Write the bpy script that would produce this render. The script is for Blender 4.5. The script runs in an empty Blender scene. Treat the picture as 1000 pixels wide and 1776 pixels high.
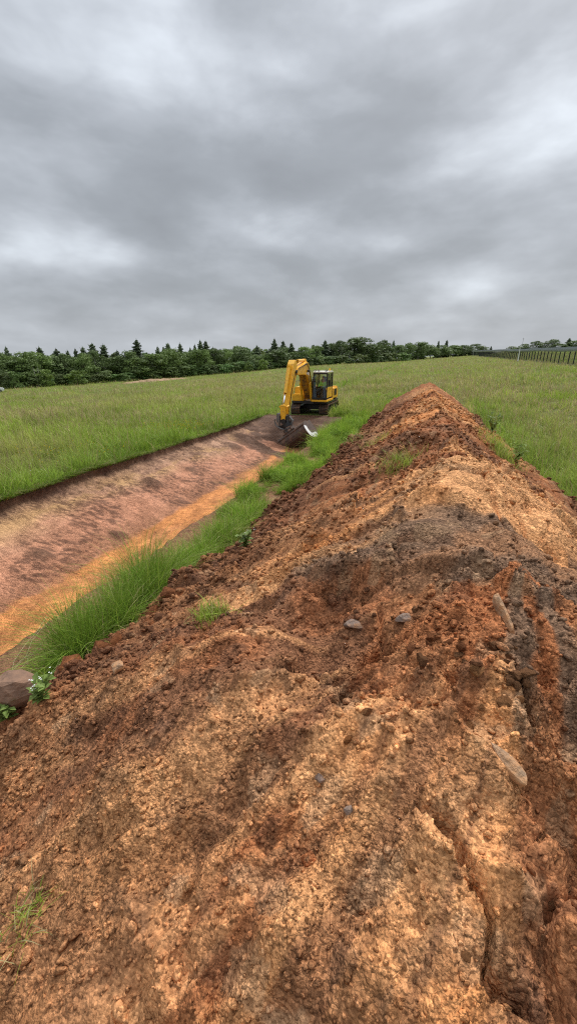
import bpy, math, random
import numpy as np
from mathutils import Vector, Matrix

random.seed(7)
RNG = np.random.default_rng(7)
R = math.radians
scene = bpy.context.scene
COL = scene.collection

# ------------------------------------------------------------------ camera
FPX, HORY, VPX = 720.0, 625.0, 750.0          # focal length, horizon row, vanishing column (photo pixels)
PITCH = math.atan((888 - HORY) / FPX)
FH = FPX * math.cos(PITCH) + (888 - HORY) * math.sin(PITCH)
YAW = math.atan((VPX - 500) / FH)
CAM = np.array([0.0, 0.0, 3.4])
cd = bpy.data.cameras.new('camera')
cam = bpy.data.objects.new('camera', cd)
COL.objects.link(cam)
cam.location = CAM
cam.rotation_euler = (math.pi / 2 - PITCH, 0, YAW)
cd.sensor_fit = 'VERTICAL'
cd.sensor_height = 36.0
cd.lens = 36.0 * FPX / 1776.0
cd.clip_start = 0.05
cd.clip_end = 6000
scene.camera = cam

# ------------------------------------------------------------------ light, sky, exposure
SUN_EL, SUN_AZ = 50.0, 12.0                   # azimuth measured from +y, negative to the left
sd = bpy.data.lights.new('sun', 'SUN')
sd.energy = 1.5
sd.angle = R(11)
sd.color = (1.0, 0.97, 0.92)
sun = bpy.data.objects.new('sun', sd)
COL.objects.link(sun)
sdir = Vector((math.sin(R(SUN_AZ)) * math.cos(R(SUN_EL)), math.cos(R(SUN_AZ)) * math.cos(R(SUN_EL)), math.sin(R(SUN_EL))))
sun.rotation_euler = (-sdir).to_track_quat('-Z', 'Y').to_euler()
scene.view_settings.view_transform = 'Standard'
scene.view_settings.look = 'None'
scene.view_settings.gamma = 1.0
scene.view_settings.use_curve_mapping = False
scene.view_settings.exposure = 0.97


class NT:
    """small helper round a node tree"""
    def __init__(self, tree):
        self.t = tree
        tree.nodes.clear()

    def n(self, kind, **kw):
        node = self.t.nodes.new(kind)
        for k, v in kw.items():
            if k.startswith('i_'):
                key = k[2:]
                key = int(key) if key.isdigit() else key
                node.inputs[key].default_value = v
            else:
                setattr(node, k, v)
        return node

    def l(self, a, b):
        self.t.links.new(a, b)

    def math(self, op, a, b=None, c=None, clamp=False):
        m = self.n('ShaderNodeMath', operation=op, use_clamp=clamp)
        for i, v in enumerate((a, b, c)):
            if v is None:
                continue
            if hasattr(v, 'is_linked'):
                self.l(v, m.inputs[i])
            else:
                m.inputs[i].default_value = v
        return m.outputs[0]

    def mix(self, fac, a, b, mode='MIX'):
        m = self.n('ShaderNodeMix', data_type='RGBA', blend_type=mode)
        for idx, v in ((0, fac), (6, a), (7, b)):
            if hasattr(v, 'is_linked'):
                self.l(v, m.inputs[idx])
            else:
                if idx and len(v) == 3:
                    v = (*v, 1)
                m.inputs[idx].default_value = v
        return m.outputs[2]

    def ramp(self, fac, stops, interp='LINEAR'):
        r = self.n('ShaderNodeValToRGB')
        r.color_ramp.interpolation = interp
        els = r.color_ramp.elements
        while len(els) < len(stops):
            els.new(0.5)
        for e, (p, c) in zip(els, stops):
            e.position = p
            e.color = c if len(c) == 4 else (*c, 1)
        self.l(fac, r.inputs[0])
        return r.outputs[0]

    def noise(self, vec, scale, detail=4, rough=0.5, dist=0.0, out=0):
        n = self.n('ShaderNodeTexNoise', noise_dimensions='3D')
        n.inputs['Scale'].default_value = scale
        n.inputs['Detail'].default_value = detail
        n.inputs['Roughness'].default_value = rough
        n.inputs['Distortion'].default_value = dist
        if vec is not None:
            self.l(vec, n.inputs['Vector'])
        return n.outputs[out]


def build_world():
    w = bpy.data.worlds.new('World')
    scene.world = w
    w.use_nodes = True
    t = NT(w.node_tree)
    sky = t.n('ShaderNodeTexSky', sky_type='NISHITA', sun_disc=False, sun_elevation=R(SUN_EL), sun_rotation=R(SUN_AZ))
    sky.air_density = 1.5
    sky.dust_density = 3.0
    geo = t.n('ShaderNodeTexCoord')
    sep = t.n('ShaderNodeSeparateXYZ')
    t.l(geo.outputs['Generated'], sep.inputs[0])
    z = t.math('MAXIMUM', sep.outputs[2], 0.0)
    zz = t.math('ADD', z, 0.19)
    comb = t.n('ShaderNodeCombineXYZ')
    t.l(t.math('DIVIDE', sep.outputs[0], zz), comb.inputs[0])
    t.l(t.math('DIVIDE', sep.outputs[1], zz), comb.inputs[1])
    P = comb.outputs[0]
    mp = t.n('ShaderNodeMapping')
    mp.inputs['Location'].default_value = (3.1, 1.7, 0.4)
    mp.inputs['Rotation'].default_value = (0, 0, R(25))
    t.l(P, mp.inputs[0])
    V = mp.outputs[0]
    warp = t.noise(V, 0.8, 2, 0.5, 0, 1)
    wv = t.n('ShaderNodeVectorMath', operation='MULTIPLY_ADD')
    t.l(warp, wv.inputs[0])
    wv.inputs[1].default_value = (0.55, 0.55, 0)
    t.l(V, wv.inputs[2])
    big = t.noise(wv.outputs[0], 0.6, 3, 0.45)
    mid = t.noise(wv.outputs[0], 1.6, 5, 0.5)
    fine = t.noise(wv.outputs[0], 4.2, 5, 0.55)
    lm = t.n('ShaderNodeMapping')
    lm.inputs['Location'].default_value = (1.3, 4.2, 0.9)
    lm.inputs['Scale'].default_value = (1.0, 1.0, 2.3)
    t.l(geo.outputs['Generated'], lm.inputs[0])
    lump1 = t.noise(lm.outputs[0], 3.0, 5, 0.5, 0.15)
    lump2 = t.noise(lm.outputs[0], 7.0, 4, 0.5, 0.2)
    dens = t.math('ADD', t.math('ADD', t.math('MULTIPLY', big, 0.22), t.math('ADD', t.math('MULTIPLY', lump1, 0.42), t.math('MULTIPLY', lump2, 0.22))), t.math('ADD', t.math('MULTIPLY', mid, 0.10), t.math('MULTIPLY', fine, 0.04)))
    # thin places in the cloud deck, where the photograph shows them (positions on the deck)
    spots = SKY_SPOTS
    for (sx, sy, rad, amt) in spots:
        vm = t.n('ShaderNodeVectorMath', operation='DISTANCE')
        pm = t.n('ShaderNodeVectorMath', operation='MULTIPLY_ADD')
        t.l(warp, pm.inputs[0])
        pm.inputs[1].default_value = (0.9 * rad, 0.9 * rad, 0)
        t.l(P, pm.inputs[2])
        flat = t.n('ShaderNodeVectorMath', operation='MULTIPLY')
        t.l(pm.outputs[0], flat.inputs[0])
        flat.inputs[1].default_value = (1, 1, 0)
        t.l(flat.outputs[0], vm.inputs[0])
        vm.inputs[1].default_value = (sx + 0.45 * rad, sy + 0.45 * rad, 0)
        g = t.math('DIVIDE', vm.outputs['Value'], rad)
        g = t.math('POWER', 2.718, t.math('MULTIPLY', t.math('MULTIPLY', g, g), -1.0))
        dens = t.math('SUBTRACT', dens, t.math('MULTIPLY', g, amt))
    cloud = t.ramp(dens, [(0.29, (0.76, 0.82, 0.89)), (0.39, (0.56, 0.60, 0.655)), (0.47, (0.42, 0.45, 0.495)), (0.55, (0.325, 0.35, 0.385)), (0.65, (0.275, 0.295, 0.325))])
    # the overcast is a little lighter and milkier towards the horizon
    hz = t.math('POWER', t.math('SUBTRACT', 1.0, z, clamp=True), 16.0)
    cloud = t.mix(t.math('MULTIPLY', hz, 0.65), cloud, (0.46, 0.49, 0.52))
    # the zenith of an overcast sky is brighter than its horizon
    zen = t.math('ADD', 1.0, t.math('MULTIPLY', t.math('POWER', z, 4.0), 2.8))
    vs = t.n('ShaderNodeVectorMath', operation='SCALE')
    t.l(cloud, vs.inputs[0])
    t.l(zen, vs.inputs['Scale'])
    bg_sky = t.n('ShaderNodeBackground')
    t.l(sky.outputs[0], bg_sky.inputs[0])
    bg_sky.inputs[1].default_value = 0.07
    bg_c = t.n('ShaderNodeBackground')
    t.l(vs.outputs[0], bg_c.inputs[0])
    bg_c.inputs[1].default_value = 0.57
    ms = t.n('ShaderNodeMixShader')
    ms.inputs[0].default_value = 0.96
    t.l(bg_sky.outputs[0], ms.inputs[1])
    t.l(bg_c.outputs[0], ms.inputs[2])
    out = t.n('ShaderNodeOutputWorld')
    t.l(ms.outputs[0], out.inputs[0])


# ------------------------------------------------------------------ photo pixel -> direction
def ray(x, y):
    c0, c1, c2 = x - 500.0, FPX, 888.0 - y
    f = c1 * math.cos(PITCH) + c2 * math.sin(PITCH)
    u = -c1 * math.sin(PITCH) + c2 * math.cos(PITCH)
    return np.array([c0 * math.cos(YAW) - f * math.sin(YAW), c0 * math.sin(YAW) + f * math.cos(YAW), u])


def deck(x, y):
    d = ray(x, y)
    d = d / np.linalg.norm(d)
    return d[0] / (max(d[2], 0) + 0.19), d[1] / (max(d[2], 0) + 0.19)


SKY_SPOTS = []
for (px, py, rad, amt) in ((400, 90, 0.36, 0.10), (235, 170, 0.25, 0.09), (130, 435, 0.28, 0.15), (490, 400, 0.26, 0.15),
                           (665, 415, 0.20, 0.14), (830, 500, 0.34, 0.20), (960, 220, 0.25, 0.12), (700, 560, 0.5, 0.08),
                           (600, 110, 0.30, -0.06), (330, 330, 0.45, -0.10), (620, 330, 0.4, -0.10), (80, 300, 0.4, -0.10), (860, 420, 0.3, -0.08),
                           (400, 490, 0.5, -0.08)):
    a, b = deck(px, py)
    SKY_SPOTS.append((a, b, rad, amt * 0.6))
build_world()


# ------------------------------------------------------------------ numpy noise
def hsh(ix, iy, seed):
    h = (ix.astype(np.int64) * 374761393 + iy.astype(np.int64) * 668265263 + seed * 1442695041) & 0xFFFFFFFF
    h = ((h ^ (h >> 13)) * 1274126177) & 0xFFFFFFFF
    h = ((h ^ (h >> 16)) * 2246822519) & 0xFFFFFFFF
    return ((h ^ (h >> 15)) & 0xFFFFFF) / float(0xFFFFFF)


def vn(x, y, seed=0):
    x = np.asarray(x, float); y = np.asarray(y, float)
    ix, iy = np.floor(x), np.floor(y)
    fx, fy = x - ix, y - iy
    sx = fx * fx * fx * (fx * (fx * 6 - 15) + 10)
    sy = fy * fy * fy * (fy * (fy * 6 - 15) + 10)
    a, b = hsh(ix, iy, seed), hsh(ix + 1, iy, seed)
    c, d = hsh(ix, iy + 1, seed), hsh(ix + 1, iy + 1, seed)
    return (a + (b - a) * sx) * (1 - sy) + (c + (d - c) * sx) * sy


def fbm(x, y, seed=0, octv=4, gain=0.5):
    x = np.asarray(x, float); y = np.asarray(y, float)
    s, a, tot = 0.0, 1.0, 0.0
    for o in range(octv):
        c, sn = math.cos(o * 1.1), math.sin(o * 1.1)
        s = s + a * vn((x * c - y * sn) * 2 ** o + 17.3 * o, (x * sn + y * c) * 2 ** o - 9.1 * o, seed + o)
        tot += a
        a *= gain
    return s / tot


def worley(x, y, seed=0):
    ix, iy = np.floor(x), np.floor(y)
    f1 = np.full(np.shape(x), 9.0); f2 = f1.copy(); cid = np.zeros(np.shape(x))
    for dx in (-1, 0, 1):
        for dy in (-1, 0, 1):
            jx, jy = ix + dx, iy + dy
            px = jx + 0.1 + 0.8 * hsh(jx, jy, seed)
            py = jy + 0.1 + 0.8 * hsh(jx, jy, seed + 51)
            d = np.hypot(px - x, py - y)
            m = d < f1
            f2 = np.where(m, f1, np.minimum(f2, d))
            cid = np.where(m, hsh(jx, jy, seed + 99), cid)
            f1 = np.where(m, d, f1)
    return f1, f2, cid


def sstep(a, b, x):
    t = np.clip((np.asarray(x, float) - a) / (b - a), 0, 1)
    return t * t * (3 - 2 * t)


# ------------------------------------------------------------------ mesh helpers
def tag(o, label=None, cat=None, group=None, kind=None):
    if label: o['label'] = label
    if cat: o['category'] = cat
    if group: o['group'] = group
    if kind: o['kind'] = kind
    return o


def np_mesh(name, verts, faces, mat=None, smooth=True, col=None):
    """verts (n,3), faces list of (m,k) int arrays"""
    if isinstance(faces, np.ndarray):
        faces = [faces]
    me = bpy.data.meshes.new(name)
    me.vertices.add(len(verts))
    me.vertices.foreach_set('co', np.ascontiguousarray(verts, np.float32).ravel())
    loops = np.concatenate([f.ravel() for f in faces]).astype(np.int32)
    starts, tot = [], 0
    for f in faces:
        k = f.shape[1]
        starts.append(tot + np.arange(len(f)) * k)
        tot += f.size
    starts = np.concatenate(starts).astype(np.int32)
    me.loops.add(len(loops))
    me.loops.foreach_set('vertex_index', loops)
    me.polygons.add(len(starts))
    me.polygons.foreach_set('loop_start', starts)
    me.polygons.foreach_set('use_smooth', np.full(len(starts), smooth, bool))
    me.update(calc_edges=True)
    if col is not None:
        a = me.color_attributes.new('col', 'FLOAT_COLOR', 'POINT')
        c4 = np.ones((len(verts), 4), np.float32)
        c4[:, :3] = col
        a.data.foreach_set('color', c4.ravel())
    if mat:
        me.materials.append(mat)
    return me


def link(name, data, parent=None, loc=None, rot=None, scl=None):
    o = bpy.data.objects.new(name, data)
    COL.objects.link(o)
    if parent: o.parent = parent
    if loc is not None: o.location = loc
    if rot is not None: o.rotation_euler = rot
    if scl is not None: o.scale = scl
    return o


def empty(name, loc=(0, 0, 0), rot=(0, 0, 0)):
    o = bpy.data.objects.new(name, None)
    o.empty_display_size = 0.2
    COL.objects.link(o)
    o.location = loc
    o.rotation_euler = rot
    return o


class MB:
    """collects boxes, tubes and prisms into one mesh"""
    def __init__(s):
        s.v, s.f = [], []

    def add(s, vs, fs, M=None):
        b = len(s.v)
        if M is not None:
            vs = [tuple(M @ Vector(p)) for p in vs]
        s.v += [tuple(p) for p in vs]
        s.f += [tuple(i + b for i in f) for f in fs]
        return s

    def box(s, c, d, M=None, taper=None):
        x, y, z = (k / 2 for k in d)
        vs = [(c[0] + a * x, c[1] + b * y, c[2] + e * z) for e in (-1, 1) for b in (-1, 1) for a in (-1, 1)]
        if taper:
            vs = [(c[0] + (p[0] - c[0]) * (taper if i > 3 else 1), c[1] + (p[1] - c[1]) * (taper if i > 3 else 1), p[2]) for i, p in enumerate(vs)]
        return s.add(vs, [(0, 2, 3, 1), (4, 5, 7, 6), (0, 1, 5, 4), (2, 6, 7, 3), (0, 4, 6, 2), (1, 3, 7, 5)], M)

    def tube(s, pts, r, n=8, cap=True):
        pts = [Vector(p) for p in pts]
        rs = r if isinstance(r, (list, tuple)) else [r] * len(pts)
        vs, fs = [], []
        for i, p in enumerate(pts):
            d = (pts[min(i + 1, len(pts) - 1)] - pts[max(i - 1, 0)]).normalized()
            up = Vector((0, 0, 1)) if abs(d.z) < 0.9 else Vector((1, 0, 0))
            a = d.cross(up).normalized(); b = d.cross(a).normalized()
            for k in range(n):
                t = 2 * math.pi * k / n
                vs.append(p + (a * math.cos(t) + b * math.sin(t)) * rs[i])
        for i in range(len(pts) - 1):
            for k in range(n):
                k2 = (k + 1) % n
                fs.append((i * n + k, i * n + k2, (i + 1) * n + k2, (i + 1) * n + k))
        if cap:
            fs.append(tuple(range(n))[::-1])
            fs.append(tuple((len(pts) - 1) * n + k for k in range(n)))
        return s.add(vs, fs)

    def prism(s, prof, x0, x1, M=None):
        """profile in (y,z), extruded along x"""
        n = len(prof)
        vs = [(x0, p[0], p[1]) for p in prof] + [(x1, p[0], p[1]) for p in prof]
        fs = [tuple(range(n))[::-1], tuple(range(n, 2 * n))]
        fs += [(i, (i + 1) % n, n + (i + 1) % n, n + i) for i in range(n)]
        return s.add(vs, fs, M)

    def mesh(s, name, mat, bevel=0, smooth=False):
        me = bpy.data.meshes.new(name)
        me.from_pydata(s.v, [], s.f)
        me.update()
        import bmesh
        bm = bmesh.new()
        bm.from_mesh(me)
        bmesh.ops.recalc_face_normals(bm, faces=bm.faces[:])
        if bevel:
            bmesh.ops.bevel(bm, geom=[e for e in bm.edges if len(e.link_faces) == 2 and e.calc_face_angle(0) > 0.5], offset=bevel, segments=2, affect='EDGES', clamp_overlap=True)
        bm.to_mesh(me)
        bm.free()
        if smooth:
            me.polygons.foreach_set('use_smooth', [True] * len(me.polygons))
        if mat: me.materials.append(mat)
        return me

    def obj(s, name, mat, parent=None, bevel=0, smooth=False, **kw):
        return link(name, s.mesh(name, mat, bevel, smooth), parent, **kw)


# ------------------------------------------------------------------ materials
def new_mat(name):
    m = bpy.data.materials.new(name)
    m.use_nodes = True
    return m, NT(m.node_tree)


def finish(t, color, rough=0.8, bump=None, bump_d=0.01, bump_s=1.0, spec=0.3, metal=0.0, trans=0.0):
    b = t.n('ShaderNodeBsdfPrincipled')
    if hasattr(color, 'is_linked'): t.l(color, b.inputs['Base Color'])
    else: b.inputs['Base Color'].default_value = (*color, 1)
    if hasattr(rough, 'is_linked'): t.l(rough, b.inputs['Roughness'])
    else: b.inputs['Roughness'].default_value = rough
    b.inputs['Specular IOR Level'].default_value = spec
    b.inputs['Metallic'].default_value = metal
    if bump is not None:
        bp = t.n('ShaderNodeBump')
        bp.inputs['Strength'].default_value = bump_s
        bp.inputs['Distance'].default_value = bump_d
        t.l(bump, bp.inputs['Height'])
        t.l(bp.outputs[0], b.inputs['Normal'])
    out = t.n('ShaderNodeOutputMaterial')
    res = b.outputs[0]
    if trans:
        tr = t.n('ShaderNodeBsdfTranslucent')
        if hasattr(color, 'is_linked'): t.l(color, tr.inputs[0])
        else: tr.inputs[0].default_value = (*color, 1)
        mx = t.n('ShaderNodeMixShader')
        mx.inputs[0].default_value = trans
        t.l(res, mx.inputs[1]); t.l(tr.outputs[0], mx.inputs[2])
        res = mx.outputs[0]
    t.l(res, out.inputs[0])


def soil_mat(name, base=None, fine=1.0, gloss=0.9):
    """soil: base colour from the 'col' attribute (kind of soil) or fixed, with crumbs and grains"""
    m, t = new_mat(name)
    tc = t.n('ShaderNodeTexCoord').outputs['Object']
    if base is None:
        at = t.n('ShaderNodeAttribute', attribute_name='col')
        c = at.outputs['Color']
    else:
        oi = t.n('ShaderNodeObjectInfo')
        c = t.mix(oi.outputs['Random'], tuple(k * 0.8 for k in base), tuple(min(1, k * 1.18) for k in base))
    n1 = t.noise(tc, 9 * fine, 4, 0.65)
    n2 = t.noise(tc, 60 * fine, 3, 0.6)
    vo = t.n('ShaderNodeTexVoronoi', feature='F1')
    vo.inputs['Scale'].default_value = 95 * fine
    t.l(tc, vo.inputs['Vector'])
    vo2 = t.n('ShaderNodeTexVoronoi', feature='F1')
    vo2.inputs['Scale'].default_value = 28 * fine
    t.l(tc, vo2.inputs['Vector'])
    k1 = t.ramp(n1, [(0.3, (0.70, 0.66, 0.64)), (0.5, (1, 1, 1)), (0.72, (1.28, 1.27, 1.25))])
    c = t.mix(1.0, c, k1, 'MULTIPLY')
    sp = t.n('ShaderNodeSeparateColor')
    t.l(vo.outputs['Color'], sp.inputs[0])
    k2 = t.ramp(sp.outputs[0], [(0.0, (0.45, 0.42, 0.40)), (0.25, (0.85, 0.83, 0.82)), (0.75, (1.08, 1.07, 1.06)), (1.0, (1.55, 1.55, 1.55))])
    c = t.mix(0.85, c, k2, 'MULTIPLY')
    k3 = t.ramp(n2, [(0.34, (0.52, 0.50, 0.48)), (0.60, (1.2, 1.2, 1.2))])
    c = t.mix(0.7, c, k3, 'MULTIPLY')
    h = t.math('ADD', t.math('ADD', t.math('MULTIPLY', vo.outputs['Distance'], -0.35), t.math('MULTIPLY', sp.outputs[1], 0.30)), t.math('ADD', t.math('MULTIPLY', n2, 0.8), t.math('MULTIPLY', vo2.outputs['Distance'], -0.9)))
    lo = t.noise(tc, 1.7, 3, 0.55)
    h = t.math('MULTIPLY', h, t.ramp(lo, [(0.36, (0.35,) * 3), (0.58, (1.15,) * 3)]))
    finish(t, c, gloss, h, 0.024 / fine, 1.0, 0.15)
    return m


SOIL = {'sand': (0.75, 0.375, 0.162), 'orange': (0.67, 0.275, 0.095), 'red': (0.42, 0.158, 0.062), 'brown': (0.270, 0.122, 0.060),
        'tan': (0.400, 0.190, 0.086), 'grey': (0.255, 0.150, 0.090), 'mix': (0.56, 0.258, 0.104), 'dark': (0.12, 0.058, 0.034)}
M = {}
M['soil'] = soil_mat('soil')
for k in ('sand', 'orange', 'red', 'brown', 'tan', 'grey', 'mix'):
    M['clod_' + k] = soil_mat('clod_' + k, SOIL[k], 1.2)
M['trench'] = soil_mat('trench_soil', None, 0.9, 0.62)


def simple(name, color, rough=0.5, metal=0.0, spec=0.5, var=0.15, scale=6.0, bump=0.0, dirt=None):
    m, t = new_mat(name)
    tc = t.n('ShaderNodeTexCoord').outputs['Object']
    n = t.noise(tc, scale, 5, 0.6)
    lo = tuple(k * (1 - var) for k in color); hi = tuple(min(1, k * (1 + var)) for k in color)
    c = t.ramp(n, [(0.3, lo), (0.7, hi)])
    if dirt:
        d = t.noise(tc, scale * 0.6, 6, 0.65)
        c = t.mix(t.ramp(d, [(dirt[1], (0, 0, 0)), (dirt[1] + 0.16, (1, 1, 1))]), c, dirt[0])
    rr = t.ramp(n, [(0.3, (rough * 0.8,) * 3), (0.7, (min(1, rough * 1.2),) * 3)])
    finish(t, c, rr, n if bump else None, bump or 0.01, 1.0, spec, metal)
    return m


MUD = (0.16, 0.085, 0.05)
M['yellow'] = simple('yellow_paint', (0.90, 0.47, 0.022), 0.36, var=0.12, dirt=((0.42, 0.22, 0.06), 0.56))
M['yellow_dark'] = simple('dark_yellow_paint', (0.52, 0.26, 0.03), 0.5, var=0.2, dirt=(MUD, 0.47))
M['black'] = simple('black_paint', (0.018, 0.018, 0.019), 0.45, var=0.3, dirt=((0.06, 0.045, 0.035), 0.58))
M['rubber'] = simple('black_rubber', (0.02, 0.02, 0.02), 0.7, spec=0.3)
M['track'] = simple('muddy_track_steel', (0.075, 0.06, 0.05), 0.6, 0.3, dirt=(MUD, 0.42), scale=9)
M['steel'] = simple('grey_steel', (0.20, 0.195, 0.185), 0.45, 0.5, dirt=(MUD, 0.55))
M['rust'] = simple('muddy_bucket_steel', (0.085, 0.05, 0.034), 0.55, 0.25, var=0.4, scale=7, dirt=((0.17, 0.085, 0.048), 0.5), bump=0.01)
M['bright'] = simple('worn_bright_steel', (0.86, 0.84, 0.80), 0.45, 0.1, var=0.1, dirt=((0.35, 0.24, 0.17), 0.62))
M['chrome'] = simple('chrome_rod', (0.85, 0.85, 0.86), 0.12, 1.0, var=0.03)
M['offwhite'] = simple('off_white_paint', (0.74, 0.71, 0.62), 0.4, var=0.06, dirt=((0.4, 0.32, 0.2), 0.64))
M['white'] = simple('white_paint', (0.78, 0.78, 0.77), 0.35, var=0.05)
M['seat'] = simple('grey_seat', (0.22, 0.22, 0.23), 0.8)
M['lime'] = simple('lime_high_visibility_cloth', (0.50, 0.92, 0.14), 0.75, var=0.12, scale=20)
M['skin'] = simple('skin', (0.50, 0.28, 0.19), 0.55, var=0.06)
M['trousers'] = simple('dark_blue_trousers', (0.05, 0.06, 0.085), 0.85)
M['hair'] = simple('dark_hair', (0.03, 0.022, 0.016), 0.6)
M['band'] = simple('silver_reflective_band', (0.62, 0.63, 0.62), 0.3)
M['fence_post'] = simple('dark_fence_steel', (0.030, 0.033, 0.030), 0.55)
M['wire'] = simple('galvanised_wire', (0.30, 0.32, 0.33), 0.5, 0.2)
M['stone'] = simple('tan_stone', (0.40, 0.25, 0.145), 0.9, var=0.4, scale=26, bump=0.03, dirt=((0.50, 0.25, 0.11), 0.40))
M['stone_grey'] = simple('grey_stone', (0.24, 0.165, 0.125), 0.85, var=0.35, scale=25, bump=0.02, dirt=((0.33, 0.17, 0.085), 0.47))
M['stone_brown'] = simple('brown_boulder', (0.22, 0.125, 0.078), 0.9, var=0.3, scale=16, bump=0.02)
M['bark'] = simple('bark', (0.075, 0.058, 0.045), 0.9, var=0.35, scale=12)
M['bark_pale'] = simple('pale_bark', (0.26, 0.24, 0.21), 0.85, var=0.35, scale=9)
M['gravel'] = simple('pale_gravel', (0.42, 0.38, 0.32), 0.9, var=0.2, scale=3)
M['lamp_glass'] = simple('lamp_cover', (0.7, 0.7, 0.68), 0.3)


def glass_mat():
    m, t = new_mat('cab_glass')
    tr = t.n('ShaderNodeBsdfTransparent'); tr.inputs[0].default_value = (0.93, 0.96, 0.96, 1)
    gl = t.n('ShaderNodeBsdfGlossy'); gl.inputs[0].default_value = (0.9, 0.95, 1, 1); gl.inputs['Roughness'].default_value = 0.05
    fr = t.n('ShaderNodeFresnel'); fr.inputs[0].default_value = 1.5
    mx = t.n('ShaderNodeMixShader')
    t.l(t.math('MULTIPLY', fr.outputs[0], 1.0), mx.inputs[0])
    t.l(tr.outputs[0], mx.inputs[1]); t.l(gl.outputs[0], mx.inputs[2])
    o = t.n('ShaderNodeOutputMaterial'); t.l(mx.outputs[0], o.inputs[0])
    return m


M['glass'] = glass_mat()


def leaf_mat(name, colour=None, trans=0.3, lo=0.6, hi=1.35):
    m, t = new_mat(name)
    if colour is None:
        c = t.n('ShaderNodeAttribute', attribute_name='col').outputs['Color']
    else:
        oi = t.n('ShaderNodeObjectInfo')
        c = t.mix(oi.outputs['Random'], tuple(k * 0.72 for k in colour), tuple(k * 1.25 for k in colour))
    tc = t.n('ShaderNodeTexCoord').outputs['Object']
    n = t.noise(tc, 7, 3, 0.6)
    c = t.mix(1.0, c, t.ramp(n, [(0.3, (lo,) * 3), (0.7, (hi,) * 3)]), 'MULTIPLY')
    finish(t, c, 0.6, spec=0.25, trans=trans)
    return m


M['grass'] = leaf_mat('grass_blades', None, 0.35, 0.85, 1.15)
M['needle'] = leaf_mat('spruce_needles', (0.125, 0.165, 0.085), 0.12)
M['leaf_dark'] = leaf_mat('dark_broad_leaves', (0.150, 0.208, 0.070), 0.2)
M['leaf_mid'] = leaf_mat('green_broad_leaves', (0.175, 0.250, 0.070), 0.22)
M['leaf_light'] = leaf_mat('light_green_leaves', (0.20, 0.28, 0.065), 0.25)
M['petal'] = simple('white_petals', (0.75, 0.75, 0.70), 0.7)
M['petal_yellow'] = simple('yellow_petals', (0.70, 0.55, 0.03), 0.7)
M['straw'] = simple('dry_stems', (0.42, 0.36, 0.20), 0.8, var=0.25)


def field_mat():
    m, t = new_mat('meadow_ground')
    tc = t.n('ShaderNodeTexCoord').outputs['Object']
    a = t.noise(tc, 0.035, 4, 0.55)
    b = t.noise(tc, 0.35, 5, 0.6)
    mp = t.n('ShaderNodeMapping'); mp.inputs['Scale'].default_value = (1, 1, 1)
    t.l(tc, mp.inputs[0])
    f = t.noise(mp.outputs[0], 6.0, 6, 0.75)
    c = t.ramp(a, [(0.32, (0.130, 0.190, 0.036)), (0.47, (0.160, 0.195, 0.050)), (0.58, (0.185, 0.185, 0.066)), (0.70, (0.160, 0.210, 0.040))])
    c = t.mix(0.8, c, t.ramp(b, [(0.3, (0.75, 0.78, 0.75)), (0.7, (1.22, 1.2, 1.15))]), 'MULTIPLY')
    c = t.mix(0.9, c, t.ramp(f, [(0.3, (0.62, 0.66, 0.60)), (0.7, (1.35, 1.32, 1.3))]), 'MULTIPLY')
    finish(t, c, 0.9, f, 0.25, 0.9, 0.1)
    return m


M['field'] = field_mat()


# ------------------------------------------------------------------ lie of the land
TR_L, TR_R, TR_END = -10.05, -4.60, 26.0      # trench: left lip, right lip, dug so far


def terrain(x, y):
    x = np.asarray(x, float); y = np.asarray(y, float)
    r = np.hypot(x, y)
    xe = np.where(x < -60, -60 + (x + 60) * 0.35, x)
    pl = 0.06 * np.clip(xe, -130, 160) + 0.0165 * np.clip(y, -150, 420)
    k = sstep(14, 62, r)
    bump = 1.3 * np.exp(-(((x + 50) / 35) ** 2 + ((y - 165) / 50) ** 2))
    und = (fbm(x / 9, y / 9, 5, 3) - 0.5) * 0.22 * sstep(10, 30, r)
    return pl * k + bump + und


def lipL(y):
    return TR_L + 0.16 * (vn(np.asarray(y) * 0.5, 3.3, 21) - 0.5) + 0.10 * (vn(np.asarray(y) * 2.3, 1.3, 22) - 0.5)


def lipR(y):
    return TR_R + 0.14 * (vn(np.asarray(y) * 0.7, 8.3, 23) - 0.5)


def trench_z(x, y):
    """cross profile: smooth long bank on the left, narrow bed, steep right side"""
    x = np.asarray(x, float); y = np.asarray(y, float)
    L, Rr = lipL(y), lipR(y)
    b0, b1 = -7.25 + 0.12 * (vn(y * 0.35, 1.1, 25) - 0.5), -5.45
    zb0, zb1 = -1.16, -1.30
    z = np.zeros_like(x + y)
    drop = 0.17
    bank = -drop + (zb0 + drop) * np.clip((x - L) / (b0 - L), 0, 1) ** 0.96
    bed = zb0 + (zb1 - zb0) * (x - b0) / (b1 - b0)
    side = zb1 * np.clip((Rr - x) / (Rr - b1), 0, 1) ** 0.8
    z = np.where(x < b0, bank, np.where(x < b1, bed, side))
    z = np.where(x < L, 0.0, z)
    z = z * sstep(-0.02, 0.07, x - L) if False else np.where((x >= L) & (x < L + 0.07), z * np.clip((x - L) / 0.07, 0, 1), z)
    z = np.where(x > Rr, 0.0, z)
    # working face under the machine, ragged
    e = TR_END + 0.5 * (fbm(x * 0.9, y * 0 + 2.2, 26, 3) - 0.5)
    k = np.clip((e - y) / 5.0, 0, 1)
    return z * sstep(0, 1, k)


# ---- the long heap
HY0, HY1 = -6.0, 41.0
END_Y, END_K = 2.3, 0.60                      # the near end of the heap falls towards the camera like half a cone


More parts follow.
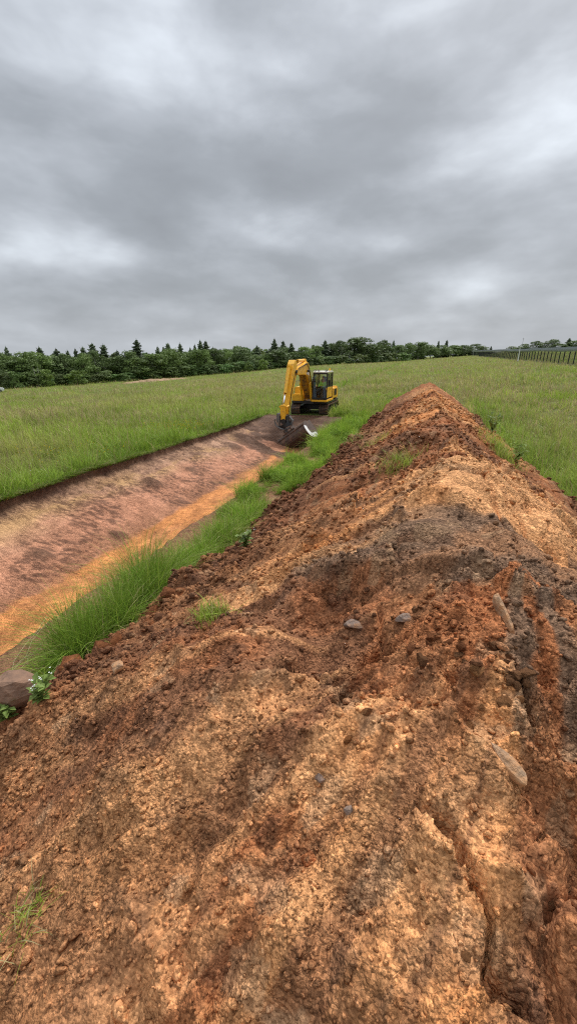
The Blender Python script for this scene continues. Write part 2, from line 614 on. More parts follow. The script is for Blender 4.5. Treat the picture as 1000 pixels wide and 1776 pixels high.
def crest_x(y): return np.interp(y, [-9, 0, 1.2, 2.3, 4.5, 9, 16, 28, 41], [0.5, 0.55, 0.60, 0.62, 0.48, 0.38, 0.2, -0.05, -0.15])
def crest_h(y): return np.interp(y, [-9, 2.3, 3.0, 4.6, 6.8, 9.5, 14, 20, 26, 32, 35.5, 38.0, 41], [2.26, 2.26, 2.36, 2.18, 2.08, 2.14, 2.02, 2.06, 1.94, 1.86, 1.58, 0.5, -0.1])
def foot_l(y): return np.interp(y, [-9, 0, 4, 10, 25, 34, 39, 41], [-3.3, -3.45, -3.2, -3.05, -2.85, -2.45, -1.9, -1.2])
def foot_r(y): return np.interp(y, [-9, 0, 10, 18, 27, 35, 39, 41], [3.9, 3.8, 3.55, 3.0, 2.7, 2.3, 1.7, 1.0])
def half_w(x, y): return np.where(x < crest_x(y), crest_x(y) - foot_l(y), foot_r(y) - crest_x(y))


def crest_d(x, y):
    """distance from the crest, taken round the near end"""
    return np.sqrt((x - crest_x(y)) ** 2 + (np.maximum(0, END_Y - y) * END_K) ** 2)


def contour_q(x, y):
    """coordinate along the contour lines: y along the flank, turning with the near end"""
    th = np.arctan2(np.maximum(0, END_Y - y) * END_K, np.abs(x - crest_x(y)) + 1e-6)
    return np.where(y < END_Y, END_Y - 1.5 * th, y)


def ridge(x, y):
    x = np.asarray(x, float); y = np.asarray(y, float)
    d = np.sqrt(crest_d(x, y) ** 2 + 0.004) - 0.063
    u = d / half_w(x, y)
    h = crest_h(y)
    z = h * (1 - u)
    # soft toe
    z = np.where(u > 0.84, h * 0.16 * np.maximum(0, (1 - (u - 0.84) / 0.28)) ** 1.6, z)
    z = np.where(u > 1.12, -0.05, z)
    return z


def px_ground(px, py, fn, far=60.0):
    """where the sight line of a photo pixel meets the surface fn(x,y)"""
    d = ray(px, py); d = d / np.linalg.norm(d)
    t = np.linspace(0.4, far, 24000)
    P = CAM[None] + t[:, None] * d[None]
    below = P[:, 2] < fn(P[:, 0], P[:, 1])
    i = int(np.argmax(below))
    return P[i]


# single bucket loads: (photo pixel of the apex, height above the ridge, kind of soil)
LOADS_PX = [(800, 878, .26, 'sand'), (720, 890, .20, 'sand'), (640, 930, .16, 'sand'), (520, 1000, .08, 'sand'), (745, 965, .17, 'grey'), (860, 1010, .10, 'grey'), (960, 1100, .06, 'grey'),
            (690, 1130, .09, 'red'), (830, 1120, .10, 'red'), (560, 1010, .05, 'orange'), (450, 1000, .03, 'mix'),
            (740, 1240, .06, 'sand'), (830, 1290, .06, 'sand'), (470, 1195, .30, 'brown'), (400, 1290, .22, 'brown'), (350, 1380, .18, 'tan'), (560, 1300, .05, 'sand'), (640, 1420, .04, 'sand'),
            (800, 1400, .05, 'sand'), (930, 1240, .03, 'red'), (900, 1560, .03, 'mix'), (300, 1130, .02, 'mix'), (230, 1300, .05, 'sand'),
            (130, 1270, .0, 'brown'), (60, 1420, .02, 'red'), (240, 1480, .14, 'tan'), (430, 1560, .04, 'red'), (300, 1620, .05, 'tan'),
            (160, 1640, .03, 'orange'), (560, 1660, .03, 'mix'), (760, 1620, .03, 'orange'), (880, 1720, .02, 'tan'), (80, 1720, .02, 'orange'),
            (745, 770, .20, 'brown'), (690, 800, .12, 'brown'), (830, 800, .03, 'sand'), (880, 880, .03, 'sand'), (960, 960, .02, 'sand'),
            (640, 850, .05, 'red'), (560, 900, .0, 'brown'), (790, 740, .06, 'red'), (740, 705, .10, 'sand'), (738, 672, .15, 'red'),
            (620, 800, .0, 'red'), (700, 740, .03, 'orange'), (840, 750, .0, 'brown'), (420, 1100, .02, 'sand'), (330, 1210, .03, 'sand')]
LOADS = []
for (px, py, dh, kind) in LOADS_PX:
    p = px_ground(px, py, lambda x, y: np.maximum(ridge(x, y), 0))
    LOADS.append((p[0], p[1], float(ridge(p[0], p[1])) + dh * 1.5, kind))
kinds = list(SOIL)
for i in range(26):
    yy = random.uniform(-4, -0.6) if i < 8 else random.uniform(11, 38)
    xx = crest_x(yy) + random.gauss(0, 1.0)
    LOADS.append((xx, yy, float(ridge(xx, yy)) + random.uniform(0, 0.1), random.choice(['sand', 'orange', 'red', 'brown', 'brown', 'mix'])))


def heap_shape(x, y):
    """height and soil colour of the heap at points (flat arrays)"""
    base = ridge(x, y)
    wx = x + 0.35 * (fbm(x * 1.3, y * 1.3, 31, 3) - 0.5)
    wy = y + 0.45 * (fbm(x * 1.3 + 9, y * 1.3, 32, 3) - 0.5)
    best = np.full(x.shape, -9.0); second = best.copy(); idx = np.zeros(x.shape, int)
    cw = np.zeros(x.shape); cs = np.zeros(x.shape + (3,))
    jit = (fbm(x * 6, y * 6, 33, 3) - 0.5) * 0.10
    wd_, wq_, ws_ = crest_d(wx, wy), contour_q(wx, wy), np.where(wx > crest_x(wy), 1.0, -1.0)
    ws_ = np.where(wy < END_Y, np.clip((wx - crest_x(wy)) / 0.25, -1, 1), ws_)
    k = 0.035
    acc = np.exp((base - 0.02) / k)
    for i, (ax, ay, ah, kind) in enumerate(LOADS):
        far = 1.0 + max(0.0, ay - 8) * 0.05
        down = np.where(wd_ > float(crest_d(ax, ay)), 0.55, 1.0)
        d = np.sqrt(((wd_ * ws_ - float(crest_d(ax, ay)) * (1 if ax > crest_x(ay) else -1)) * down) ** 2 + (1.2 * (wq_ - float(contour_q(ax, ay))) / far) ** 2 + 0.03) - 0.17
        zg = ah - np.sqrt((wx - ax) ** 2 + ((wy - ay) / far) ** 2 + 0.03) * 0.64 + 0.08
        acc = acc + np.exp(np.clip(zg, -2, 4) / k)
        zc = (ah - ridge(ax, ay)) * 0.7 - d * 0.60
        dd = zc + jit * (1 + 0.3 * far)
        ww = np.exp(np.clip(dd, -3, 1) / 0.017)
        cw += ww; cs += ww[:, None] * np.array(SOIL[kind])[None]
        m = dd > best
        second = np.where(m, best, np.maximum(second, dd))
        idx = np.where(m, i, idx)
        best = np.where(m, dd, best)
    z = np.where(base < 0.0, base, k * np.log(acc))
    foot = np.clip((half_w(x, y) * 1.11 - crest_d(x, y)) / 0.7, 0, 1)
    z = base + (z - base) * foot
    col = cs / cw[:, None]
    kindi = np.array([kinds.index(l[3]) for l in LOADS])[idx]
    return z, col, kindi, np.clip((best - second) / 0.08, 0, 1), foot


def heap_detail(x, y, kindi, near):
    """clods, crumbs, slides and cracks"""
    side = np.sign(x - crest_x(y))
    d = crest_d(x, y)
    cq = contour_q(x, y)
    rough_k = np.array([{'sand': 0.6, 'orange': 0.8, 'red': 1.15, 'brown': 1.2, 'tan': 0.7, 'grey': 1.0, 'mix': 0.9, 'dark': 1.1}[k] for k in kinds])[kindi]
    patch = sstep(0.38, 0.62, fbm(x * 1.1, y * 1.1, 41, 3))
    rough = rough_k * (0.25 + 0.95 * patch) * (1 - 0.6 * sstep(0.7, 1.4, d) * sstep(1.0, 1.6, x - foot_l(y)) * (side < 0))
    toe = np.where(side < 0, sstep(1.7, 0.4, x - foot_l(y)), sstep(1.2, 0.3, foot_r(y) - x))
    rough = rough * (1 + 0.6 * toe * (side < 0))
    dz = (fbm(x * 1.6, y * 1.6, 42, 4) - 0.5) * 0.24
    rg_ = 1 - np.abs(2 * fbm(x * 2.6 + 3, y * 2.6, 52, 3) - 1)
    dz += (np.clip(rg_, 0, 1) ** 3 - 0.4) * 0.07 * (0.4 + patch)
    sx, sy = x + 0.12 * vn(x * 4, y * 4, 43), y + 0.12 * vn(x * 4, y * 4, 44)
    # slumped blocks with crevices between them, near the crest and on the right
    blk = sstep(0.42, 0.60, fbm(x * 0.9 + 4, y * 0.9, 53, 3)) * sstep(2.0, 0.9, d * np.where(side > 0, 0.7, 1.0))
    bxw = x + 0.30 * (fbm(x * 2.2, y * 2.2, 54, 4) - 0.5); byw = y + 0.30 * (fbm(x * 2.2 + 7, y * 2.2, 55, 4) - 0.5)
    for sc, amp, wd, sdn in ((1.7, 0.13, 0.05, 56), (4.2, 0.055, 0.07, 57)):
        f1, f2, cb = worley(bxw * sc, byw * sc, sdn)
        dz += blk * amp * (cb - 0.45)
        dz -= blk * amp * 0.75 * np.exp(-((f2 - f1) / wd) ** 2) * sstep(0.3, 0.6, vn(x * 2.5, y * 2.5, sdn + 3))
    f1, f2, c1 = worley(sx * 3.4, sy * 3.4, 45)
    big = np.clip(1 - f1 * 1.35, 0, 1) * (c1 > 0.55)
    dz += rough * 0.10 * np.sqrt(np.clip(big, 0, 1)) * (0.3 + toe)
    f1, f2, c2 = worley(sx * 9.5, sy * 9.5, 46)
    dz += rough * 0.034 * c2 * (0.55 * sstep(0.02, 0.22, f2 - f1) + 0.45 * np.sqrt(np.clip(1 - f1 * 1.25, 0, 1)))
    f1, f2, c3 = worley(x * 24, y * 24, 47)
    dz += near * (0.02 + 0.75 * rough * (0.3 + 0.7 * patch)) * 0.020 * sstep(0.02, 0.25, f2 - f1) * c3
    dz += near * (fbm(x * 30, y * 30, 48, 3) - 0.5) * 0.016
    # runs of soil that slid down the flanks
    wob = 0.25 * (fbm(x * 1.5, y * 1.5, 50, 3) - 0.5)
    st = fbm((cq + wob) * 5.5, d * 0.55 + 5 * side, 49, 3)
    st2 = fbm((cq + wob) * 22, d * 2.2 + 5 * side, 51, 3)
    dz += (st - 0.5) * 0.15 * sstep(0.3, 0.9, d) * (1 - 0.5 * patch)
    dz += near * (st2 - 0.5) * 0.030 * sstep(0.4, 1.0, d) * (1 - 0.6 * patch)
    st = 0.72 * st + 0.28 * st2
    return dz, patch, st, c2, c3


CRACKS_PX = [[(655, 1290), (668, 1320), (700, 1345), (690, 1390), (730, 1440), (770, 1480), (800, 1530), (815, 1570)],
             [(705, 1300), (725, 1330), (745, 1345)],
             [(735, 1440), (760, 1500), (790, 1545), (830, 1640), (820, 1690), (850, 1730), (890, 1760)],
             [(890, 1140), (905, 1175), (900, 1195)], [(880, 1215), (930, 1290), (985, 1370)], [(900, 1590), (930, 1610)],
             [(420, 1190), (450, 1215)], [(640, 1640), (680, 1700), (690, 1760)], [(955, 1480), (985, 1560)]]


def build_heap():
    ys = [HY0]
    while ys[-1] < HY1:
        dist = math.hypot(ys[-1], 1.8)
        ys.append(ys[-1] + (0.0063 * dist if ys[-1] > 0 else 0.0115 + 0.02 * abs(ys[-1])))
    ys = np.array(ys)
    xs = []
    x = -4.15
    while x < 4.35:
        xs.append(x)
        x += 0.0112 + 0.0012 * abs(x)
    xs = np.array(xs)
    X, Y = np.meshgrid(xs, ys)
    xf, yf = X.ravel(), Y.ravel()
    z, col, kindi, edge, foot = heap_shape(xf, yf)
    near = np.clip(1.4 - np.hypot(xf, yf) / 12, 0.15, 1)
    dz, patch, st, c2, c3 = heap_detail(xf, yf, kindi, near)
    # cracks
    zc = np.zeros_like(xf)
    for line in CRACKS_PX:
        pts = [px_ground(a, b, ridge)[:2] for a, b in line]
        for i in range(len(pts) - 1):
            a, b = pts[i], pts[i + 1]
            lo = np.minimum(a, b) - 0.15; hi = np.maximum(a, b) + 0.15
            m = np.where((xf > lo[0]) & (xf < hi[0]) & (yf > lo[1]) & (yf < hi[1]))[0]
            px_ = xf[m] + 0.10 * (fbm(xf[m] * 10, yf[m] * 10, 61, 4) - 0.5); py_ = yf[m] + 0.10 * (fbm(xf[m] * 10, yf[m] * 10, 62, 4) - 0.5)
            ab = b - a
            tt = np.clip(((px_ - a[0]) * ab[0] + (py_ - a[1]) * ab[1]) / (ab @ ab + 1e-9), 0, 1)
            dd = np.hypot(px_ - a[0] - tt * ab[0], py_ - a[1] - tt * ab[1])
            wid = 0.007 + 0.016 * vn(px_ * 9, py_ * 9, 63)
            zc[m] = np.minimum(zc[m], -0.10 * sstep(0.25, 0.55, vn(px_ * 6, py_ * 6, 64)) * np.exp(-(dd / wid) ** 4))
    zz = z + (dz + zc) * foot + 0.0
    zz = np.where(foot <= 0, -0.12, zz)
    # soil colours: each load its own kind, mixed with its neighbours where it crumbled and slid
    alt = np.array([SOIL[{'sand': 'orange', 'orange': 'mix', 'red': 'tan', 'brown': 'red', 'tan': 'mix', 'grey': 'tan', 'mix': 'tan', 'dark': 'red'}[k]] for k in kinds])[kindi]
    mixn = sstep(0.50, 0.68, fbm(xf * 2.2, yf * 2.2, 71, 4))[:, None] * 0.55
    col = col * (1 - mixn) + alt * mixn
    sl = (sstep(0.54, 0.70, st) * 0.60 * sstep(0.3, 0.8, crest_d(xf, yf)))[:, None]
    col = col * (1 - sl) + np.array(SOIL['sand'])[None] * sl
    sl2 = (sstep(0.54, 0.68, 1 - st) * 0.7 * sstep(0.3, 0.8, crest_d(xf, yf)))[:, None]
    col = col * (1 - sl2) + np.array(SOIL['brown'])[None] * sl2
    # topsoil lumps at the left toe are dark
    toe = (sstep(2.2, 0.9, (xf - foot_l(yf)) + 0.6 * (fbm(xf * 1.2, yf * 1.2, 73, 3) - 0.5)) * (0.6 + 0.4 * fbm(xf * 1.5, yf * 1.5, 72, 3)) * sstep(1.2, 3.2, yf + 1.0))[:, None] * 0.9
    col = col * (1 - toe) + np.array([0.200, 0.086, 0.044])[None] * toe
    toe = (sstep(0.9, 0.3, foot_r(yf) - xf) * 0.8)[:, None]
    col = col * (1 - toe) + np.array(SOIL['brown'])[None] * toe
    # single lumps of another colour
    lump = (c2 > 0.88) & (patch > 0.4)
    col = np.where(lump[:, None], col * 0.72 + 0.01, col)
    lump = (c2 < 0.08)
    col = np.where(lump[:, None], col * 0.6 + np.array([0.2, 0.125, 0.07])[None], col)
    col = col * (0.86 + 0.28 * c3)[:, None]
    nx, ny = len(xs), len(ys)
    i = np.arange((ny - 1) * (nx - 1))
    r, c = i // (nx - 1), i % (nx - 1)
    a = r * nx + c
    q = np.stack([a, a + 1, a + nx + 1, a + nx], 1)
    keep = (foot[q].max(1) > 0)
    me = np_mesh('spoil_heap', np.stack([xf, yf, zz], 1), q[keep], M['soil'], True, np.clip(col, 0.01, 0.9))
    o = link('spoil_heap', me)
    tag(o, 'long ridge of excavated orange, sandy and dark brown soil beside the trench', 'soil heap')
    return o, xs, ys, zz.reshape(ny, nx), col.reshape(ny, nx, 3), foot.reshape(ny, nx)


heap, HXS, HYS, HZ, HC, HFOOT = build_heap()


def heap_z(x, y):
    x = np.asarray(x, float); y = np.asarray(y, float)
    i = np.clip(np.searchsorted(HXS, x) - 1, 0, len(HXS) - 2)
    j = np.clip(np.searchsorted(HYS, y) - 1, 0, len(HYS) - 2)
    fx = np.clip((x - HXS[i]) / (HXS[i + 1] - HXS[i]), 0, 1); fy = np.clip((y - HYS[j]) / (HYS[j + 1] - HYS[j]), 0, 1)
    z = HZ[j, i] * (1 - fx) * (1 - fy) + HZ[j, i + 1] * fx * (1 - fy) + HZ[j + 1, i] * (1 - fx) * fy + HZ[j + 1, i + 1] * fx * fy
    out = (x < HXS[0]) | (x > HXS[-1]) | (y < HYS[0]) | (y > HYS[-1])
    return np.where(out, -0.2, z)


def heap_col(x, y):
    i = np.clip(np.searchsorted(HXS, x) - 1, 0, len(HXS) - 2)
    j = np.clip(np.searchsorted(HYS, y) - 1, 0, len(HYS) - 2)
    return HC[j, i]


def in_trench(x, y):
    return (x > lipL(y)) & (x < lipR(y)) & (y < TR_END + 0.3)


def land(x, y):
    x = np.asarray(x, float); y = np.asarray(y, float)
    t = terrain(x, y)
    tz = np.where(in_trench(x, y), trench_z(x, y), 0)
    return np.maximum(t + tz, heap_z(x, y))


# ------------------------------------------------------------------ ground sheet and trench
def grid_mesh(name, xs, ys, zfun, mat, colfun=None, keep=None):
    X, Y = np.meshgrid(xs, ys)
    xf, yf = X.ravel(), Y.ravel()
    z = zfun(xf, yf)
    nx, ny = len(xs), len(ys)
    i = np.arange((ny - 1) * (nx - 1))
    a = (i // (nx - 1)) * nx + i % (nx - 1)
    q = np.stack([a, a + 1, a + nx + 1, a + nx], 1)
    col = colfun(xf, yf, z) if colfun else None
    return np_mesh(name, np.stack([xf, yf, z], 1), q, mat, True, col)


def geo_line(breaks):
    out = []
    for (a, b, s) in breaks:
        n = max(1, int(round((b - a) / s)))
        out += list(a + (b - a) * np.arange(n) / n)
    return np.array(out + [breaks[-1][1]])


fx = geo_line([(-3000, -400, 200), (-400, -120, 20), (-120, -30, 4), (-30, -10.8, 1.0), (-10.8, -9.6, 0.2), (-9.6, -5.2, 0.8), (-5.2, -4.3, 0.15),
               (-4.3, 10, 0.8), (10, 60, 2.5), (60, 300, 15), (300, 3000, 200)])
fy = geo_line([(-3000, -300, 200), (-300, -40, 20), (-40, -14, 2), (-14, 22, 1), (22, 27, 0.2), (27, 60, 1.5), (60, 330, 5), (330, 600, 30), (600, 4500, 200)])


def field_z(x, y):
    z = terrain(x, y)
    hole = (x > -10.25) & (x < -3.4) & (y < TR_END - 0.4)
    return np.where(hole, z - 2.4, z)


fo = link('meadow', grid_mesh('meadow', fx, fy, field_z, M['field']))
tag(fo, kind='structure')


BANK_LUMPS = []
for (px, py, lr, lh) in ((265, 842, .36, .16), (205, 930, .22, .06), (330, 815, .25, .05), (70, 965, .25, .05), (405, 775, .5, .10), (425, 760, .5, .14)):
    p = px_ground(px, py, trench_z)
    BANK_LUMPS.append((p[0], p[1], lr, lh))


def trench_surface(x, y):
    z0 = terrain(x, y)
    tz = trench_z(x, y)
    dug = np.clip(-tz * 6, 0, 1)
    L = lipL(y)
    # tooth and blade marks run down the bank, clods lie on it
    f1, f2, c = worley(x * 3.0 + 0.4 * y, y * 6.5, 81)
    patch = sstep(0.45, 0.7, fbm(x * 0.9, y * 0.9, 82, 4))
    f1b, f2b, cb = worley(x * 7, y * 9, 83)
    dz = 0.05 * patch * np.sqrt(np.clip(1 - 1.4 * f1b, 0, 1)) * (cb > 0.35) + 0.02 * (fbm(x * 6, y * 6, 84, 3) - 0.5)
    bed = sstep(-7.35, -7.15, x)
    dz = dz * (1 - 0.5 * bed) + 0.05 * (fbm(x * 1.2, y * 1.2, 85, 3) - 0.5)
    dz += 0.04 * (vn(y * 11 + 1.5 * x, x * 0.4, 86) - 0.5) * (1 - bed)
    # rough dug-up face near the bucket
    work = sstep(17.5, 20.5, y + 0.35 * (x + 7) + 1.2 * (fbm(x, y, 87, 2) - 0.5))
    dz += work * 0.16 * (fbm(x * 2.5, y * 2.5, 88, 4) - 0.45)
    # a dumped lump of topsoil on the bank
    for (lx, ly, lr, lh) in BANK_LUMPS:
        dz += lh * np.exp(-(((x - lx) / lr) ** 2 + ((y - ly) / lr) ** 2) ** 1.5) * (0.7 + 0.7 * fbm(x * 9, y * 9, 115, 3))
    # loose lip
    vgz = sstep(-4.5, -4.3, x) * 0.05 * (fbm(x * 4, y * 4, 90, 4) - 0.3) * (y < 25)
    lip = np.exp(-((x - L) / 0.18) ** 2) * (y < TR_END)
    rim = np.maximum(lip, np.exp(-((x - lipR(y)) / 0.2) ** 2))
    gone = ((y > TR_END - 0.2) & ((x > -4.7) | (x < -10.3)))
    return np.where(gone, -0.1, 0) + z0 + tz + dz * dug + rim * 0.05 * fbm(x * 5, y * 5, 89, 3) + 0.012 + vgz


def trench_col(x, y, z):
    tz = trench_z(x, y)
    depth = -tz
    pink = np.array([0.58, 0.275, 0.160]); grey = np.array([0.48, 0.28, 0.175]); orange = np.array([0.66, 0.270, 0.090]); tan = np.array([0.56, 0.33, 0.15])
    dark = np.array([0.12, 0.058, 0.036]); brown = np.array([0.16, 0.082, 0.048]); rust = np.array([0.36, 0.165, 0.085])
    n = fbm(x * 0.8, y * 0.35, 91, 4)
    n2 = fbm(x * 2.0, y * 0.9, 92, 4)
    c = grey[None] * np.ones((len(x), 1))
    k = sstep(0.25, 0.8, depth + 0.5 * (n - 0.5))[:, None]
    c = c * (1 - k) + pink * k
    k = (np.exp(-((depth - 0.42 + 0.25 * (n - .5)) / 0.13) ** 2) * sstep(0.42, 0.62, n2) * 0.9)[:, None]
    c = c * (1 - k) + tan * k
    k = (sstep(0.9, 1.12, depth + 0.25 * (n2 - 0.5)) * 0.6)[:, None]  # foot of the bank darkened in the colour, painted shade for depth
    c = c * (1 - k) + rust * k
    b0 = -7.25 + 0.12 * (vn(y * 0.35, 1.1, 25) - 0.5)
    bed = sstep(-0.10, 0.12, x - b0 + 0.35 * (fbm(x * 2, y * 1.6, 111, 4) - 0.5))[:, None]
    bedc = orange[None] * (0.55 + 0.9 * fbm(x * 3, y * 1.3, 93, 4))[:, None]
    mu = (sstep(0.48, 0.64, fbm(x * 1.4, y * 0.7, 112, 4)) * 0.4)[:, None]
    bedc = bedc * (1 - mu) + rust * 0.9 * mu
    c = c * (1 - bed) + bedc * bed
    # smeared clods and holes, short strokes down the slope
    wq = fbm(x * 1.7, y * 1.7, 113, 3) * 2.4; wr = fbm(x * 1.7 + 5, y * 1.7, 114, 3) * 2.4
    sx = x * 2.8 + y * 0.7 + wq; sy = y * 6.5 - x * 2.2 + wr
    f1, f2, cid = worley(sx, sy, 94)
    patch = fbm(x * 1.0, y * 0.8, 95, 4)
    spot = (np.clip((0.22 + 0.40 * cid - f1) * 6, 0, 1) * (cid > 0.70 - 0.5 * sstep(0.42, 0.6, patch))) * sstep(0.40, 0.54, patch)
    f1, f2, cid = worley(sx * 2.7 + wr, sy * 2.7 - wq, 96)
    spot = np.maximum(spot, np.clip((0.55 - f1) * 5, 0, 1) * (cid > 0.62) * sstep(0.34, 0.48, patch) * 0.9)
    spot = (np.clip(spot, 0, 1) * (1 - 0.85 * bed[:, 0]) * 0.72)[:, None]
    c = c * (1 - spot) + dark * 1.1 * spot
    for (lx, ly, lr, lh) in BANK_LUMPS:
        q = np.exp(-(((x - lx + 0.12 * (n2 - .5)) / lr / 1.1) ** 2 + ((y - ly) / lr / 1.1) ** 2) ** 2)[:, None] * (0.75 + 0.25 * n2)[:, None]
        c = c * (1 - q) + brown * 0.95 * q
    # right side and lips: dark topsoil
    lip = np.maximum(np.exp(-((x - lipL(y) - 0.04) / 0.12) ** 2), sstep(-5.6, -5.0, x + 0.4 * (n2 - 0.5)) * (1 - 0.55 * sstep(8, 12, y)))[:, None] * (0.7 + 0.3 * n2)[:, None]
    c = c * (1 - lip) + brown * 0.8 * lip
    topl = (np.exp(-((x - lipL(y)) / 0.40) ** 2) * sstep(0.50, 0.6, fbm(x * 2, y * 2, 97, 3)) * 0.8)[:, None]
    c = c * (1 - topl) + dark * topl
    work = sstep(17.5, 20.0, y + 0.35 * (x + 7) + 1.2 * (fbm(x, y, 87, 2) - 0.5))
    work = np.maximum(work * sstep(0.38, 0.5, fbm(x * 0.8, y * 0.8, 98, 3)), sstep(20.5, 22.5, y + 0.6 * (x + 7)))[:, None]
    c = c * (1 - work) + (brown * 0.85) * work
    vg = (x > lipR(y) + 0.02)[:, None]
    vc = np.array([0.27, 0.130, 0.068])[None] * (0.7 + 0.6 * fbm(x * 4, y * 4, 99, 3))[:, None]
    c = np.where(vg, vc, c)
    nearbrown = (sstep(4.6, 2.6, y + 0.5 * (x + 6.5)) * sstep(-7.3, -6.6, x))[:, None] * 0.8
    c = c * (1 - nearbrown) + brown * 1.2 * nearbrown
    return c


ty = [-12.0]
while ty[-1] < 27.0:
    ty.append(ty[-1] + (max(0.024, 0.0045 * ty[-1]) if ty[-1] > 1 else 0.12))
tx = geo_line([(-10.6, -9.7, 0.025), (-9.7, -6.9, 0.028), (-6.9, -4.45, 0.05), (-4.45, -2.9, 0.06)])
tro = link('trench', grid_mesh('trench', tx, np.array(ty), trench_surface, M['trench'], trench_col))
tag(tro, kind='structure')


# ------------------------------------------------------------------ clods, crumbs and stones
def ico(sub=2):
    import bmesh
    bm = bmesh.new()
    bmesh.ops.create_icosphere(bm, subdivisions=sub, radius=1)
    v = np.array([p.co[:] for p in bm.verts]); f = np.array([[q.index for q in p.verts] for p in bm.faces])
    bm.free()
    return v, f


ICO1, ICO2, ICO3 = ico(1), ico(2), ico(3)


def lump(base, seed, amp=0.35, flat=0.75, freq=1.3):
    v, f = base
    rg = np.random.default_rng(seed)
    off = rg.uniform(0, 50, 3)
    n = fbm(v[:, 0] * freq + off[0] + v[:, 2] * 0.7, v[:, 1] * freq + off[1] - v[:, 2] * freq, seed, 3) - 0.5
    w = v * (1 + amp * 2 * n[:, None])
    # a few flat breaks
    for _ in range(4):
        d = rg.normal(size=3); d /= np.linalg.norm(d)
        h = w @ d
        lim = rg.uniform(0.55, 0.85)
        over = np.clip(h - lim, 0, None)
        w = w - over[:, None] * d[None] * 0.85
    w = w * np.array([1, rg.uniform(0.75, 1.05), flat * rg.uniform(0.85, 1.15)])
    return w, f


clod_meshes = {}
for k in ('sand', 'orange', 'red', 'brown', 'tan', 'grey', 'mix'):
    clod_meshes[k] = []
    for s in range(4):
        v, f = lump(ICO2, 100 + s, 0.55, 0.75, 2.2)
        rg = np.random.default_rng(s)
        for _ in range(6):
            d = rg.normal(size=3); d /= np.linalg.norm(d)
            v = v - np.clip(v @ d - rg.uniform(0.4, 0.65), 0, None)[:, None] * d[None] * 0.9
        clod_meshes[k].append(np_mesh('clod', v, f, M['clod_' + k], False))


def kind_at(x, y):
    ox, oy = np.meshgrid(np.linspace(-.12, .12, 7), np.linspace(-.12, .12, 7))
    c = heap_col(x + ox.ravel(), y + oy.ravel()).mean(0)
    ks = ('sand', 'orange', 'red', 'brown', 'tan', 'grey', 'mix')
    return min(ks, key=lambda k: sum((a - b) ** 2 for a, b in zip(SOIL[k], c)))


def put_clod(x, y, r, kind=None):
    z = float(land(x, y))
    k = kind or kind_at(x, y)
    o = link('clod', random.choice(clod_meshes[k]), heap, (x, y, z + r * random.uniform(-0.35, 0.05)),
             (random.uniform(-.5, .5), random.uniform(-.5, .5), random.uniform(0, 6.28)), (r, r * random.uniform(.75, 1.1), r * random.uniform(.7, 1)))
    return o


n_clod = 0
# the row of big dark clods along the left toe
for i in range(52):
    t = i / 51
    px, py = 5 + 330 * t + random.gauss(0, 10), 1262 - 215 * t + random.gauss(0, 14) + 12
    p = px_ground(px, py, lambda a, b: np.maximum(ridge(a, b), 0.0))
    put_clod(p[0], p[1], random.uniform(0.07, 0.23) * (1.0 - 0.4 * t), random.choice(['red', 'brown', 'brown']))
    n_clod += 1
for (cpx, cpy, sx_, sy_, cnt, ks_, r0, r1) in ((780, 1120, 60, 25, 16, ('red', 'tan', 'red'), .018, .045), (690, 1060, 70, 25, 10, ('grey', 'brown', 'tan'), .015, .035),
                                             (600, 1225, 80, 35, 14, ('brown', 'tan', 'sand'), .012, .03), (880, 1170, 30, 30, 14, ('grey', 'brown'), .02, .04), (720, 1420, 80, 90, 8, ('tan', 'mix', 'red'), .01, .026),
                                             (650, 1640, 160, 80, 8, ('tan', 'mix', 'brown'), .008, .02)):
    for _ in range(cnt):
        p = px_ground(random.gauss(cpx, sx_), random.gauss(cpy, sy_), heap_z)
        put_clod(p[0], p[1], random.uniform(r0, r1))
        n_clod += 1
while n_clod < 298:
    u = random.random()
    if u < 0.7:
        y = random.uniform(1.0, 15) ** 1.0; x = foot_l(y) + abs(random.gauss(0, 0.7))
        r = random.uniform(0.035, 0.10)
    elif u < 0.85:
        y = random.uniform(0.7, 9); x = crest_x(y) + random.gauss(0.2, 0.9)
        r = random.uniform(0.02, 0.055) * (0.7 + 0.08 * y)
    else:
        y = random.uniform(5, 34); x = crest_x(y) + random.gauss(0, 1.1)
        r = random.uniform(0.04, 0.09)
    if abs(x - crest_x(y)) > half_w(x, y): continue
    r = min(r, 0.014 * math.sqrt(x * x + y * y + 2))
    put_clod(x, y, r)
    n_clod += 1


